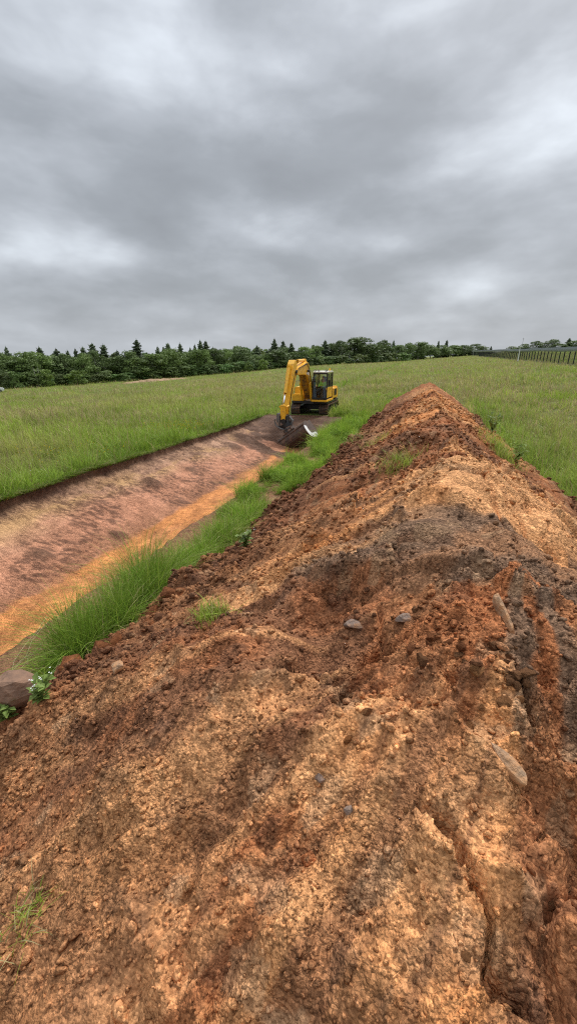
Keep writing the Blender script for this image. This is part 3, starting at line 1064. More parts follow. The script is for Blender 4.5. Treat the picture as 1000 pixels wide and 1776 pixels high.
def build_crumbs():
    N = 26000
    rg = np.random.default_rng(12)
    yy = np.sinh(rg.uniform(np.arcsinh(0.15), np.arcsinh(24 / 1.2), N * 2)) * 1.2
    xx = foot_l(yy) * 1.05 + rg.uniform(0, 1, N * 2) * (foot_r(yy) - foot_l(yy) * 1.05)
    dens = sstep(0.34, 0.6, fbm(xx * 1.1, yy * 1.1, 41, 3)) + 0.45 * sstep(1.6, 0.5, xx - foot_l(yy)) + 0.06
    ok = rg.uniform(0, 1, N * 2) < dens
    xx, yy = xx[ok][:N], yy[ok][:N]
    n = len(xx)
    dist = np.hypot(np.hypot(xx, yy), 1.6)
    r = 0.0055 * dist ** 0.75 * np.exp(rg.normal(0, 0.45, n)) * (1 + 0.5 * sstep(1.6, 0.5, xx - foot_l(yy)))
    r = np.clip(r, 0.006, 0.07)
    zz = heap_z(xx, yy) + r * 0.35
    c = heap_col(xx, yy) * rg.uniform(0.7, 1.25, n)[:, None]
    protos = [lump(ICO1, 300 + s, 0.45, 0.8) for s in range(6)]
    V, F, C = [], [], []
    off = 0
    for s, (v, f) in enumerate(protos):
        sel = np.arange(s, n, 6)
        a = rg.uniform(0, 6.28, len(sel)); tl = rg.normal(0, 0.5, len(sel))
        ca, sa = np.cos(a), np.sin(a)
        P = v[None] * r[sel][:, None, None] * np.stack([np.ones(len(sel)), rg.uniform(.6, 1, len(sel)), rg.uniform(.6, 1, len(sel))], 1)[:, None, :]
        y2 = P[:, :, 1] * np.cos(tl)[:, None] - P[:, :, 2] * np.sin(tl)[:, None]; z2 = P[:, :, 1] * np.sin(tl)[:, None] + P[:, :, 2] * np.cos(tl)[:, None]
        Q = np.stack([P[:, :, 0] * ca[:, None] - y2 * sa[:, None] + xx[sel][:, None], P[:, :, 0] * sa[:, None] + y2 * ca[:, None] + yy[sel][:, None], z2 + zz[sel][:, None]], 2)
        V.append(Q.reshape(-1, 3))
        F.append((f[None] + (off + np.arange(len(sel)) * len(v))[:, None, None]).reshape(-1, 3))
        C.append(np.repeat(c[sel], len(v), 0))
        off += len(sel) * len(v)
    me = np_mesh('crumbs', np.concatenate(V), np.concatenate(F), M['soil'], True, np.clip(np.concatenate(C), 0.01, 0.9))
    o = link('crumbs', me, heap)
    o['kind'] = 'stuff'


build_crumbs()


def stone(px, py, size, rot, mat, label, seed, sink=0.45, on_heap=True):
    p = px_ground(px, py, lambda a, b: np.maximum(land(a, b), -0.05) if not on_heap else heap_z(a, b))
    v, f = ICO3
    v, f = lump((np.sign(v) * np.abs(v) ** 0.6, f), seed, 0.22, 1.0, 1.8)
    rg = np.random.default_rng(seed + 5)
    for _ in range(9):
        d = rg.normal(size=3); d /= np.linalg.norm(d)
        v = v - np.clip(v @ d - rg.uniform(0.62, 0.85), 0, None)[:, None] * d[None] * 0.95
    v = v * (1 + 0.06 * (fbm(v[:, 0] * 6, v[:, 1] * 6 + v[:, 2] * 5, seed, 2) - 0.5))[:, None]
    v = v * np.array(size) / 2
    v[:, 2] += size[2] * (0.5 - sink)
    z = float(land(p[0], p[1]))
    o = link('stone', np_mesh('stone', v, f, mat, False), None, (p[0], p[1], z), rot)
    tag(o, label, 'stone', 'stones lying on the soil')
    return o


stone(880, 1328, (0.17, 0.085, 0.07), (0.1, 0.3, R(-50)), M['stone'], 'long tan slab of stone on the lower right of the soil heap', 401)
stone(872, 1072, (0.24, 0.055, 0.10), (0.2, 0.4, R(-70)), M['stone'], 'narrow upright pale stone in dark grey soil near the ridge', 402)
stone(702, 1074, (0.115, 0.09, 0.06), (0, 0.1, 0.4), M['stone_grey'], 'flat grey stone lying on dark soil at the middle of the ridge', 403)
stone(613, 1084, (0.13, 0.09, 0.055), (0, -0.15, 0.2), M['stone_grey'], 'flat brownish stone left of the grey stone on the ridge', 404)
stone(607, 1405, (0.05, 0.045, 0.035), (0, 0, 0.8), M['stone_grey'], 'small olive grey stone in the sandy soil in the foreground', 405)
stone(536, 1492, (0.065, 0.042, 0.04), (0.2, -0.3, 0.5), M['clod_red'], 'small reddish stone in the sandy foreground soil', 406)
stone(553, 1352, (0.05, 0.04, 0.05), (0.4, 0.3, 0.1), M['stone_grey'], 'small dark grey stone embedded above the olive stone', 407)
stone(36, 1208, (0.36, 0.27, 0.26), (0, 0, 0.3), M['stone_brown'], 'rounded brown boulder beside the grass at the left edge', 408, 0.3, False)
stone(205, 1162, (0.10, 0.08, 0.08), (0, 0.2, 1.0), M['stone'], 'pale reddish stone at the foot of the heap by the grass tuft', 409, 0.2, False)


# ------------------------------------------------------------------ grass
def blades(x, y, z, h, w, lean, segs, rg, col, az=None, curl=1.0):
    """one tapered bent blade per point -> verts, faces, colours"""
    n = len(x)
    az = rg.uniform(0, 2 * np.pi, n) if az is None else az
    fa = rg.uniform(0, 2 * np.pi, n)
    tx_, ty_ = np.cos(fa), np.sin(fa)              # width direction
    V = []
    C = []
    for s in range(segs + 1):
        t = s / segs
        bend = lean * (t ** 1.7) * curl
        hx = x + np.cos(az) * h * bend
        hy = y + np.sin(az) * h * bend
        hz = z + h * (t - 0.38 * np.clip(lean, 0, 1.6) * t ** 2.4 * curl)
        wd = w * (1 - t) ** 0.7 * (0.75 + 0.5 * t * (1 - t) * 4 * 0.5)
        if s < segs:
            V.append(np.stack([hx - tx_ * wd, hy - ty_ * wd, hz], 1))
            V.append(np.stack([hx + tx_ * wd, hy + ty_ * wd, hz], 1))
        else:
            V.append(np.stack([hx, hy, hz], 1))
    k = len(V)
    P = np.stack(V, 1).reshape(-1, 3)
    base = np.arange(n)[:, None] * k
    quads = []
    for s in range(segs - 1):
        quads.append(base + np.array([2 * s, 2 * s + 1, 2 * s + 3, 2 * s + 2])[None])
    tris = base + np.array([2 * segs - 2, 2 * segs - 1, 2 * segs])[None]
    faces = ([np.concatenate(quads)] if quads else []) + [tris]
    return P, faces, np.repeat(col, k, 0)


def joined(parts):
    V, C, Q, T = [], [], [], []
    off = 0
    for P, faces, c in parts:
        V.append(P); C.append(c)
        for f in faces:
            (Q if f.shape[1] == 4 else T).append(f + off)
        off += len(P)
    fs = ([np.concatenate(Q)] if Q else []) + ([np.concatenate(T)] if T else [])
    return np.concatenate(V), fs, np.concatenate(C)


G_LUSH, G_MID, G_OLIVE, G_STRAW, G_RED = (np.array(c) for c in ((0.200, 0.325, 0.036), (0.295, 0.385, 0.056), (0.365, 0.385, 0.098), (0.480, 0.420, 0.200), (0.380, 0.280, 0.150)))


def meadow_colour(x, y, rg):
    n = len(x)
    a = fbm(x / 14, y / 9, 201, 4)
    b = fbm(x / 2.2, y / 2.2, 202, 3)
    edge = np.maximum(np.exp(-np.clip(-x + TR_L, 0, 99) / 2.2) * (x < TR_L), np.exp(-np.clip(x - 3.2, 0, 99) / 2.5) * (x > 3) * sstep(42, 30, y))
    k = sstep(0.40, 0.62, a + 0.25 * (b - 0.5))[:, None]
    c = G_MID * (1 - k) + G_OLIVE * k
    e = (edge * 0.85)[:, None]
    c = c * (1 - e) + G_LUSH * e
    far = sstep(14, 40, np.hypot(x, y)) * sstep(0.40, 0.56, fbm(x / 9, y / 5, 203, 4))
    u = rg.uniform(0, 1, n)
    red = (u < 0.5 * far * (1 - edge))[:, None]
    c = np.where(red, G_RED * 0.6 + G_STRAW * 0.4, c)
    dry = ((u > 0.94) & (rg.uniform(0, 1, n) > edge))[:, None]
    c = np.where(dry, G_STRAW, c)
    tone = (0.72 + 0.74 * fbm(x / 3.2, y / 2.4, 206, 4))[:, None]
    return c * tone * rg.uniform(0.7, 1.3, n)[:, None]


def build_meadow_grass():
    rg = np.random.default_rng(31)
    parts = []
    N = 390000
    r = np.exp(rg.uniform(math.log(7.5), math.log(330), N))
    az = rg.uniform(R(-60), R(26), N)
    x, y = r * np.sin(az), r * np.cos(az)
    left = x < lipL(y) - 0.02
    right = (x > foot_r(y) + 0.10) | (y > 40.5)
    between = (y > TR_END + 0.4) & (x < foot_l(y) - 0.1)
    track = (np.abs(x + 7.5) < 1.5) & (y > 24.5) & (y < 31.2)
    ok = (left | right | between) & ~track
    x, y, r = x[ok], y[ok], r[ok]
    n = len(x)
    clump = fbm(x / 0.8, y / 0.8, 204, 3)
    edge = np.maximum(np.exp(-np.clip(-x + TR_L, 0, 99) / 1.5) * (x < TR_L), np.exp(-np.clip(x - 3.3, 0, 99) / 1.6) * (x > 3))
    h = (0.55 + 0.9 * fbm(x / 5, y / 3.5, 205, 3)) * (0.06 + 0.72 * sstep(0.2, 0.8, clump) + 0.14 * edge) * rg.uniform(0.6, 1.25, n) * np.clip(1.15 - r / 400, 0.5, 1)
    w = 0.00062 * r * rg.uniform(0.6, 1.5, n) + 0.0012
    lean = np.abs(rg.normal(0.55, 0.40, n))
    az2 = rg.normal(R(200), 1.6, n)
    c = meadow_colour(x, y, rg)
    for m, sg in ((r < 26, 3), ((r >= 26) & (r < 60), 2), (r >= 60, 1)):
        parts.append(blades(x[m], y[m], terrain(x[m], y[m]) - 0.01, h[m], w[m], lean[m], sg, rg, c[m], az2[m]))
    # blades hanging over the cut edge of the trench
    k = 9000
    yo = np.exp(rg.uniform(math.log(3.0), math.log(25.5), k))
    xo = lipL(yo) - np.abs(rg.normal(0.02, 0.10, k))
    co = np.where(rg.uniform(0, 1, k)[:, None] < 0.25, G_STRAW * 0.8, G_LUSH) * rg.uniform(0.5, 1.3, k)[:, None]
    parts.append(blades(xo, yo, terrain(xo, yo), (0.12 + 0.4 * fbm(yo * 1.3, yo * 0, 231, 3)) * rg.uniform(0.5, 1.2, k), 0.0006 * np.hypot(xo, yo) + 0.001, rg.uniform(0.5, 1.5, k), 3, rg, co, rg.normal(0, 0.6, k)))
    # seed heads standing above the leaves
    k = rg.uniform(0, 1, n) < 0.06
    xs, ys, rs = x[k], y[k], r[k]
    m = len(xs)
    hs = h[k] + rg.uniform(0.15, 0.35, m)
    cs = np.where(rg.uniform(0, 1, m)[:, None] < 0.6, G_RED * 1.1, G_STRAW) * rg.uniform(0.8, 1.2, m)[:, None]
    parts.append(blades(xs, ys, terrain(xs, ys), hs, 0.0005 * rs + 0.001, np.abs(rg.normal(0.15, 0.1, m)), 2, rg, cs))
    V, F, C = joined(parts)
    o = link('meadow_grass', np_mesh('meadow_grass', V, F, M['grass'], True, C))
    tag(o, 'tall green meadow grass with reddish seed heads on both sides of the heap', 'grass', kind='stuff')


build_meadow_grass()

# strip of lush grass left standing between trench and heap: photo outline of the clumps (px, py of the root, spread, height)
STRIP = []
for (px, py, n, sp, h) in ((110, 1190, 1500, .22, .46), (150, 1160, 2600, .30, .62), (190, 1125, 3000, .32, .74), (135, 1135, 1700, .24, .62), (225, 1090, 3000, .32, .78), (265, 1055, 3000, .34, .80), (245, 1040, 1800, .26, .84),
                           (290, 1020, 1700, .26, .56), (318, 990, 2000, .24, .46), (355, 965, 2300, .34, .42), (395, 940, 2500, .36, .46), (425, 905, 2600, .36, .44), (448, 890, 1500, .26, .40),
                           (375, 930, 1500, .3, .40), (398, 893, 2000, .28, .34), (428, 872, 1600, .26, .32), (15, 1255, 700, .22, .26), (75, 1225, 700, .16, .24)):
    p = px_ground(px, py, lambda a, b: a * 0 + 0.0)
    STRIP.append((p[0], p[1], n, sp, h))


def build_strip_grass():
    rg = np.random.default_rng(37)
    parts = []
    for (cx, cy, n, sp, h) in STRIP:
        n = int(n * 0.5); tint = rg.uniform(0.75, 1.3); h = h * 1.35
        x = cx + rg.normal(0, sp * 0.42, n); y = cy + rg.normal(0, sp * 0.75, n)
        ok = x > lipR(y) - 0.10
        x, y = x[ok], y[ok]
        m = len(x)
        z = land(x, y) - 0.02
        dd = np.hypot((x - cx) / sp, (y - cy) / sp)
        hh = h * rg.uniform(0.35, 1.2, m) * (1 - 0.3 * np.clip(dd, 0, 1.5)) * (0.55 + 0.9 * fbm(x * 5, y * 5, 221, 2))
        c = np.where(rg.uniform(0, 1, m)[:, None] < 0.75, G_LUSH, G_MID) * rg.uniform(0.65, 1.4, m)[:, None]
        st = rg.uniform(0, 1, m)[:, None] < 0.05
        c = np.where(st, G_STRAW, c)
        w = rg.uniform(0.0025, 0.0065, m)
        c = c * tint
        az = np.where(rg.uniform(0, 1, m) < 0.6, np.arctan2(y - cy, x - cx), rg.uniform(0, 6.28, m)) + rg.normal(0, 0.5, m)
        parts.append(blades(x, y, z, hh, w, np.abs(rg.normal(0.55, 0.40, m)), 4, rg, c, az))
        # flattened pale stems at the outside of the clump
        k = m // 18
        i = rg.integers(0, m, k)
        parts.append(blades(x[i], y[i], z[i] + 0.02, hh[i] * 1.0, w[i] * 0.9, rg.uniform(0.9, 1.5, k), 5, rg, np.repeat((G_STRAW * 0.75 + G_MID * 0.4)[None], k, 0), rg.normal(R(40), 1.0, k)))
    # thick continuous sward farther along, up to the machine
    N = 42000
    y = np.exp(rg.uniform(math.log(9.4), math.log(41), N))
    s = rg.uniform(0, 1, N)
    xr = foot_l(y) - 0.3 * (fbm(y * 0.7, y * 0 + 3, 211, 3) - 0.5) + 0.02
    xr = xr + 0.55 * sstep(15.0, 10.0, y) * (fbm(y * 1.1, y * 0 + 5, 212, 3) - 0.15)
    xl = np.where(y < TR_END + 0.5, lipR(y) + 0.0, -6.0)
    x = xl + (xr - xl) * s
    gap = fbm(x * 0.9, y * 0.45, 213, 3)
    bare = sstep(10.6, 9.3, y) * 0.9
    ok = (gap > 0.30 + 0.3 * bare) & ~((np.abs(x + 7.5) < 1.5) & (y > 24.5) & (y < 31.2))
    x, y = x[ok], y[ok]
    n = len(x)
    cl = fbm(x / 0.6, y / 0.6, 214, 3)
    h = (0.04 + 0.72 * sstep(0.25, 0.75, cl)) * rg.uniform(0.6, 1.2, n)
    c = np.where(rg.uniform(0, 1, n)[:, None] < 0.6, G_LUSH * 1.05, G_MID * 1.1) * rg.uniform(0.65, 1.45, n)[:, None] * (0.6 + 0.8 * fbm(x / 0.5, y / 0.5, 215, 2))[:, None]
    parts.append(blades(x, y, land(x, y) - 0.01, h, 0.00050 * y + 0.0018, np.abs(rg.normal(0.75, 0.5, n)), 3, rg, c, rg.normal(R(-60), 1.2, n)))
    V, F, C = joined(parts)
    o = link('verge_grass', np_mesh('verge_grass', V, F, M['grass'], True, C))
    tag(o, 'lush green grass verge standing between the trench and the soil heap', 'grass', kind='stuff')


build_strip_grass()


def leaf_plant(name, x, y, h, n_stem, label, seed, leaf=0.05, mat='leaf_mid', flower=None, spread=0.35, cat='plant', grp='weeds rooted in and beside the soil heap'):
    rg = random.Random(seed)
    root = empty(name, (x, y, float(land(x, y)) - 0.01))
    stems, leaves, petals = MB(), MB(), MB()
    for s in range(n_stem):
        a = rg.uniform(0, 6.28); l = h * rg.uniform(0.5, 1.1); ln = spread * rg.uniform(0.3, 1.3)
        pts = [Vector((math.cos(a) * l * ln * t ** 1.5, math.sin(a) * l * ln * t ** 1.5, l * (t - 0.25 * ln * t * t))) for t in (0, .25, .5, .75, 1)]
        stems.tube(pts, [0.004 * h / 0.4 * k + 0.0008 for k in (1, .9, .7, .5, .2)], 4, False)
        for k in range(7):
            t = rg.uniform(0.15, 1.0)
            i = min(3, int(t * 4)); p = pts[i].lerp(pts[i + 1], t * 4 - i)
            b = rg.uniform(0, 6.28); el = rg.uniform(-0.3, 0.9); L = leaf * rg.uniform(0.6, 1.5)
            d = Vector((math.cos(b) * math.cos(el), math.sin(b) * math.cos(el), math.sin(el)))
            sde = d.cross(Vector((0, 0, 1))).normalized() * L * 0.28
            q = p + d * L * 0.5
            leaves.add([p, q + sde + Vector((0, 0, .1 * L)), p + d * L, q - sde + Vector((0, 0, .1 * L)), q], [(0, 4, 1), (1, 4, 2), (2, 4, 3), (3, 4, 0)])
        if flower and rg.random() < 0.5:
            p = pts[-1]
            for k in range(3):
                c = p + Vector((rg.gauss(0, .012), rg.gauss(0, .012), rg.gauss(0.005, .008)))
                petals.add([c + Vector((.006, 0, 0)), c + Vector((0, .006, .002)), c + Vector((-.006, 0, 0)), c + Vector((0, -.006, .002))], [(0, 1, 2, 3)])
    stems.obj('stem', M['leaf_light'], root)
    leaves.obj('leaves', M[mat], root)
    if flower: petals.obj('flowers', M[flower], root)['kind'] = 'stuff'
    tag(root, label, cat, grp)
    return root


def grass_tuft(px, py, h, n, sp, label, seed, lean=0.6, fn=None, straw=0.15):
    rg = np.random.default_rng(seed)
    p = px_ground(px, py, fn or heap_z)
    x = rg.normal(0, sp, n); y = rg.normal(0, sp, n)
    z0 = float(land(p[0], p[1]))
    z = land(x + p[0], y + p[1]) - z0 - 0.01
    c = np.where(rg.uniform(0, 1, n)[:, None] < straw, G_STRAW, G_MID * 1.1) * rg.uniform(0.7, 1.4, n)[:, None]
    V, F, C = joined([blades(x, y, z, h * rg.uniform(0.4, 1.1, n), rg.uniform(0.0018, 0.0035, n) * (1 + 0.06 * p[1]), np.abs(rg.normal(lean, 0.4, n)), 4, rg, c)])
    o = link('grass_tuft', np_mesh('grass_tuft', V, F, M['grass'], True, C), None, (p[0], p[1], z0))
    tag(o, label, 'grass tuft', 'grass tufts torn up with the soil')
    return o


grass_tuft(692, 800, .34, 260, .16, 'small green tuft growing on the left flank of the heap', 501, .7)
grass_tuft(655, 765, .30, 160, .22, 'sparse green tuft high on the far left flank of the heap', 502, .9)
grass_tuft(368, 1072, .15, 320, .06, 'little green tuft at the foot of the heap beside the lush verge', 503, .5)
grass_tuft(55, 1575, .10, 60, .035, 'tiny green sprig in the soil near the bottom left corner', 504, .6)
grass_tuft(22, 1640, .16, 40, .04, 'straggling dry grass sprig at the left edge of the foreground', 505, .9, None, .5)
grass_tuft(868, 788, .55, 500, .22, 'overhanging green tuft where the right foot of heap meets the meadow', 506, .8, land)
grass_tuft(610, 765, .35, 200, .2, 'flattened tuft of pale grass on the far left toe of the heap', 507, 1.0, land, .4)
for (px, py, h, ns, lab, sd_, fl, lf) in ((852, 752, .75, 14, 'tall leafy weed with white flower heads at the right foot of the heap', 601, 'petal', .13),
                                          (75, 1215, .20, 10, 'leafy green weed with tiny white flowers beside the brown boulder', 602, 'petal', .055),
                                          (15, 1248, .18, 10, 'low bright green weed at the left edge below the boulder', 603, None, .055),
                                          (425, 950, .26, 12, 'white flowered weed on the verge near its bare gap', 605, 'petal', .07),
                                          (895, 800, .5, 10, 'leafy weed in meadow just right of the overhanging tuft', 606, None, .12)):
    p = px_ground(px, py, land)
    leaf_plant('weed', p[0], p[1], h, ns, lab, sd_, lf, 'leaf_light', fl)
# yellow flowers along the left lip and in the meadow: uncountable specks
def flower_patch(name, px, py, n, sx, sy, label, mat, seed, size=0.02, hh=0.5):
    rg = random.Random(seed)
    p = px_ground(px, py, lambda a, b: terrain(a, b), 200)
    mb = MB()
    for _ in range(n):
        x, y = p[0] + rg.gauss(0, sx), p[1] + rg.gauss(0, sy)
        if x > lipL(y) - 0.1 and x < 4: continue
        z = float(terrain(x, y)) + hh * rg.uniform(0.7, 1.1)
        s = size * rg.uniform(0.6, 1.3)
        mb.add([(x - s, y, z), (x, y - s, z + s * .6), (x + s, y, z), (x, y + s, z + s * .5)], [(0, 1, 2, 3)])
        mb.add([(x - s, y, z), (x, y, z - s), (x + s, y, z), (x, y, z + s)], [(0, 1, 2, 3)])
    o = mb.obj(name, M[mat])
    tag(o, label, 'flowers', kind='stuff')


flower_patch('yellow_flowers', 318, 752, 260, .9, 1.0, 'patch of yellow flowers in the grass beside the trench lip', 'petal_yellow', 71, .022, .5)
flower_patch('yellow_flowers', 110, 800, 130, 1.2, 1.0, 'scattered yellow flowers in the meadow at the left', 'petal_yellow', 72, .018, .5)
flower_patch('white_flowers', 110, 840, 70, 1.6, .5, 'tiny white flowers along the near trench lip', 'petal', 73, .012, .35)

# dry stems lying over the bare corner at the left edge
mb = MB()
rg = random.Random(5)
for i in range(11):
    a = px_ground(rg.uniform(80, 130), rg.uniform(1080, 1180), lambda x, y: x * 0)
    b = px_ground(rg.uniform(-20, 50), rg.uniform(1165, 1215), lambda x, y: x * 0)
    mid = (a + b) / 2
    pts = []
    for t in np.linspace(0, 1, 6):
        q = a * (1 - t) + b * t
        pts.append((q[0] + rg.gauss(0, .02), q[1] + rg.gauss(0, .02), 0.05 + 0.05 * (1 - t) + rg.uniform(0, .03)))
    mb.tube(pts, [.0035, .0035, .003, .003, .002, .001], 4, False)
tag(mb.obj('dry_stems', M['straw']), 'dry fallen stems across bare soil at the left edge', 'stems', kind='stuff')


# ------------------------------------------------------------------ trees
def blob_leaves(rg, lobes, n, size, V, F):
    for _ in range(n):
        c, rad = lobes[rg.integers(len(lobes))]
        d = rg.normal(size=3); d /= np.linalg.norm(d)
        if d[2] < -0.55: d[2] *= -0.6
        p = c + d * rad * rg.uniform(0.72, 1.06)
        nrm = d + rg.normal(0, 0.55, 3); nrm /= np.linalg.norm(nrm)
        a = np.cross(nrm, rg.normal(size=3)); a /= np.linalg.norm(a) + 1e-9
        b = np.cross(nrm, a)
        s = size * rg.uniform(0.55, 1.35)
        k = len(V)
        V += [p + a * s, p + b * s * 0.8, p - a * s * 0.9, p - b * s * 0.7]
        F.append((k, k + 1, k + 2, k + 3))


def broad_crown(seed, low=0.12, width=0.42, n=2600, size=0.023):
    rg = np.random.default_rng(seed)
    lobes = []
    for i in range(15):
        t = rg.uniform(0, 1)
        zc = low + 0.12 + (0.80 - low) * t
        spread = width * math.sin(math.pi * (0.16 + 0.74 * t)) ** 0.8
        a = rg.uniform(0, 6.28); rr = spread * math.sqrt(rg.uniform(0.05, 0.6))
        rad = rg.uniform(0.10, 0.19) * (1.1 - 0.35 * t)
        lobes.append((np.array([math.cos(a) * rr, math.sin(a) * rr, min(zc, 0.99 - rad)]), np.array([rad * 1.15, rad * 1.15, rad])))
    lobes.append((np.array([0, 0, 0.86]), np.array([.16, .16, .13])))
    lobes.append((np.array([0, 0, 0.5]), np.array([width * .6, width * .6, .3])))
    V, F = [], []
    blob_leaves(rg, lobes, n, size, V, F)
    return np.array(V), np.array(F)


def spruce_crown(seed, width=0.19, low=0.04):
    rg = np.random.default_rng(seed)
    V, F = [], []
    lv = 30
    for i in range(lv):
        t = i / (lv - 1)
        z = low + (0.985 - low) * t
        rad = width * ((1 - t) ** 0.62 * 0.95 + 0.02) * rg.uniform(0.78, 1.15)
        nb = int(6 + 7 * (1 - t))
        a0 = rg.uniform(0, 6.28)
        for b in range(nb):
            a = a0 + 6.283 * b / nb + rg.normal(0, 0.15)
            L = rad * rg.uniform(0.6, 1.2)
            d = np.array([math.cos(a), math.sin(a), 0]); s = np.array([-math.sin(a), math.cos(a), 0])
            dr = 0.35 * L
            for q in (0.55, 1.0):
                k = len(V)
                tip = d * L * q + np.array([0, 0, z - dr * q + 0.02 * rg.normal()])
                w = L * 0.30 * rg.uniform(0.7, 1.2)
                V += [np.array([0, 0, z + 0.015]), d * L * q * 0.55 + s * w + np.array([0, 0, z - dr * q * 0.75]), tip, d * L * q * 0.55 - s * w + np.array([0, 0, z - dr * q * 0.75]),
                      d * L * q * 0.6 + np.array([0, 0, z - dr * q * 0.75 - 0.03])]
                F += [(k, k + 1, k + 2), (k, k + 2, k + 3), (k + 1, k + 4, k + 2), (k + 2, k + 4, k + 3)]
    return np.array(V), np.array(F)


def trunk_mesh(seed, top, r, mat, limbs=5):
    rg = random.Random(seed)
    mb = MB()
    pts = [(rg.gauss(0, .006) * i, rg.gauss(0, .006) * i, -0.03 + (top + 0.03) * i / 6) for i in range(7)]
    mb.tube(pts, [r * (1.25 - 0.17 * i) for i in range(7)], 7)
    for k in range(limbs):
        t = rg.uniform(0.35, 0.85); a = rg.uniform(0, 6.28)
        p = Vector(pts[int(t * 6)])
        e = p + Vector((math.cos(a) * .2, math.sin(a) * .2, .15))
        mb.tube([p, p.lerp(e, .5) + Vector((0, 0, -.02)), e], [r * .45, r * .3, r * .12], 5)
    return mb.mesh('trunk', mat, smooth=True)


SPR, BRD, LGT, BSH = [], [], [], []
for s in range(4):
    v, f = spruce_crown(700 + s, (0.17, 0.20, 0.23, 0.15)[s])
    SPR.append((np_mesh('crown', v, f, M['needle'], False), trunk_mesh(s, .96, .014, M['bark'], 0)))
for s in range(5):
    v, f = broad_crown(720 + s, (.06, .1, .16, .04, .1)[s], (.42, .36, .33, .46, .30)[s])
    tm = trunk_mesh(20 + s, .75, .020, M['bark'] if s % 2 else M['bark_pale'])
    BRD.append((np_mesh('crown', v, f, M['leaf_dark'], False), tm))
    LGT.append((np_mesh('crown', v, f, M['leaf_mid'], False), tm))
for s in range(3):
    v, f = broad_crown(740 + s, -0.08, .55, 900, .05)
    BSH.append((np_mesh('crown', v, f, M['leaf_light'], False), trunk_mesh(40 + s, .5, .02, M['bark'])))

TREE_D = lambda px: float(np.interp(px, [-80, 0, 250, 500, 620, 750, 830, 880, 1060], [128, 130, 140, 170, 200, 260, 300, 300, 270]))
ORD = ['first', 'second', 'third', 'fourth', 'fifth', 'sixth', 'seventh', 'eighth', 'ninth', 'tenth', 'eleventh', 'twelfth', 'thirteenth', 'fourteenth', 'fifteenth', 'sixteenth', 'seventeenth', 'eighteenth', 'nineteenth', 'twentieth']


def tree(px, top, kind, wpx=None, dd=0.0, label=None, group=None, seed=0):
    D = TREE_D(px) + dd
    d = ray(px, 620.0)
    az = math.atan2(d[0], d[1])
    x, y = D * math.sin(az), D * math.cos(az)
    dt = ray(px, top)
    ztop = CAM[2] + D * dt[2] / math.hypot(dt[0], dt[1])
    z = float(terrain(x, y))
    h = max(1.5, ztop - z + 0.2)
    protos = {'spruce': SPR, 'broad': BRD, 'green': LGT, 'bush': BSH}[kind]
    rg = random.Random(int(px * 7 + top * 3) + seed)
    cm, tm = rg.choice(protos)
    name = {'spruce': 'spruce_tree', 'broad': 'broadleaf_tree', 'green': 'broadleaf_tree', 'bush': 'bush'}[kind]
    root = empty(name, (x, y, z - 0.2), (0, 0, rg.uniform(0, 6.28)))
    sw = 1.0
    if wpx:
        nat = max(v.co.x for v in cm.vertices) - min(v.co.x for v in cm.vertices)
        sw = (wpx * (2.3 if kind == 'spruce' else 1.15) * D / FPX / 0.96) / (nat * h)
    sw = min(max(sw, 0.45), 2.6)
    link('crown', cm, root, scl=(h * sw, h * sw, h))
    link('trunk', tm, root, scl=(h * (0.5 + 0.5 * sw), h * (0.5 + 0.5 * sw), h))
    tag(root, label, {'bush': 'bush'}.get(kind, 'tree'), group)
    return root


GT = 'trees of the far treeline'
spr_left = [(14, 600, 15), (42, 613, 14), (71, 600, 24), (100, 603, 17), (119, 606, 12), (133, 603, 11), (146, 600, 17), (163, 594, 18), (182, 596, 22), (205, 606, 16), (240, 587, 30)]
for i, (px, t, w) in enumerate(spr_left):
    lab = 'broad tall spruce, highest of those left of the excavator' if px == 240 else '%s dark spruce top from the left end of the treeline' % ORD[i]
    tree(px, t, 'spruce', w, 12, lab, GT)
spr_mid = [(275, 599, 14), (285, 600, 12), (293, 594, 18), (314, 594, 17), (331, 601, 12), (339, 596, 12), (349, 588, 16), (358, 590, 20), (370, 601, 14), (383, 604, 16), (446, 598, 16), (463, 607, 16), (476, 586, 15), (491, 590, 12)]
for i, (px, t, w) in enumerate(spr_mid):
    lab = 'slim tall spruce standing just left of the excavator boom' if px == 476 else '%s spruce along the treeline after the broad tall one' % ORD[i]
    tree(px, t, 'spruce', w, 10, lab, GT)
for i, (px, t, w) in enumerate([(505, 594, 14), (522, 600, 16), (543, 597, 18), (563, 589, 17), (574, 600, 14)]):
    tree(px, t, 'spruce', w, 10, '%s spruce from the left among those behind the excavator' % ORD[i], GT)
for i, (px, t, w) in enumerate([(641, 594, 9), (680, 589, 9), (730, 592, 7), (757, 590, 7), (771, 589, 8)]):
    tree(px, t, 'spruce', w, 25, '%s slender spruce rising above round trees beyond the heap tip' % ORD[i], GT)
tree(848, 600, 'spruce', 12, 20, 'lone small dark spruce above the far end of the fence', GT)
tree(980, 586, 'spruce', 12, 25, 'slim spruce among round trees behind the fence', GT)
tree(415, 599, 'broad', 42, 8, 'round broadleaf tree standing alone among spruces', GT)
tree(590, 590, 'broad', 38, 5, 'round dark tree just right of the excavator cab', GT)
tree(628, 584, 'broad', 54, 5, 'largest round dark tree right of the excavator', GT)
tree(663, 589, 'broad', 28, 5, 'upright oval tree right of the largest round tree', GT)
for i, (px, t, w) in enumerate([(690, 598, 20), (706, 594, 26), (724, 592, 26), (745, 597, 24), (765, 598, 24), (785, 598, 24), (802, 598, 24), (820, 596, 26), (833, 599, 18)]):
    tree(px, t, 'broad', w, 6, '%s rounded tree of the row running towards the fence' % ORD[i], GT)
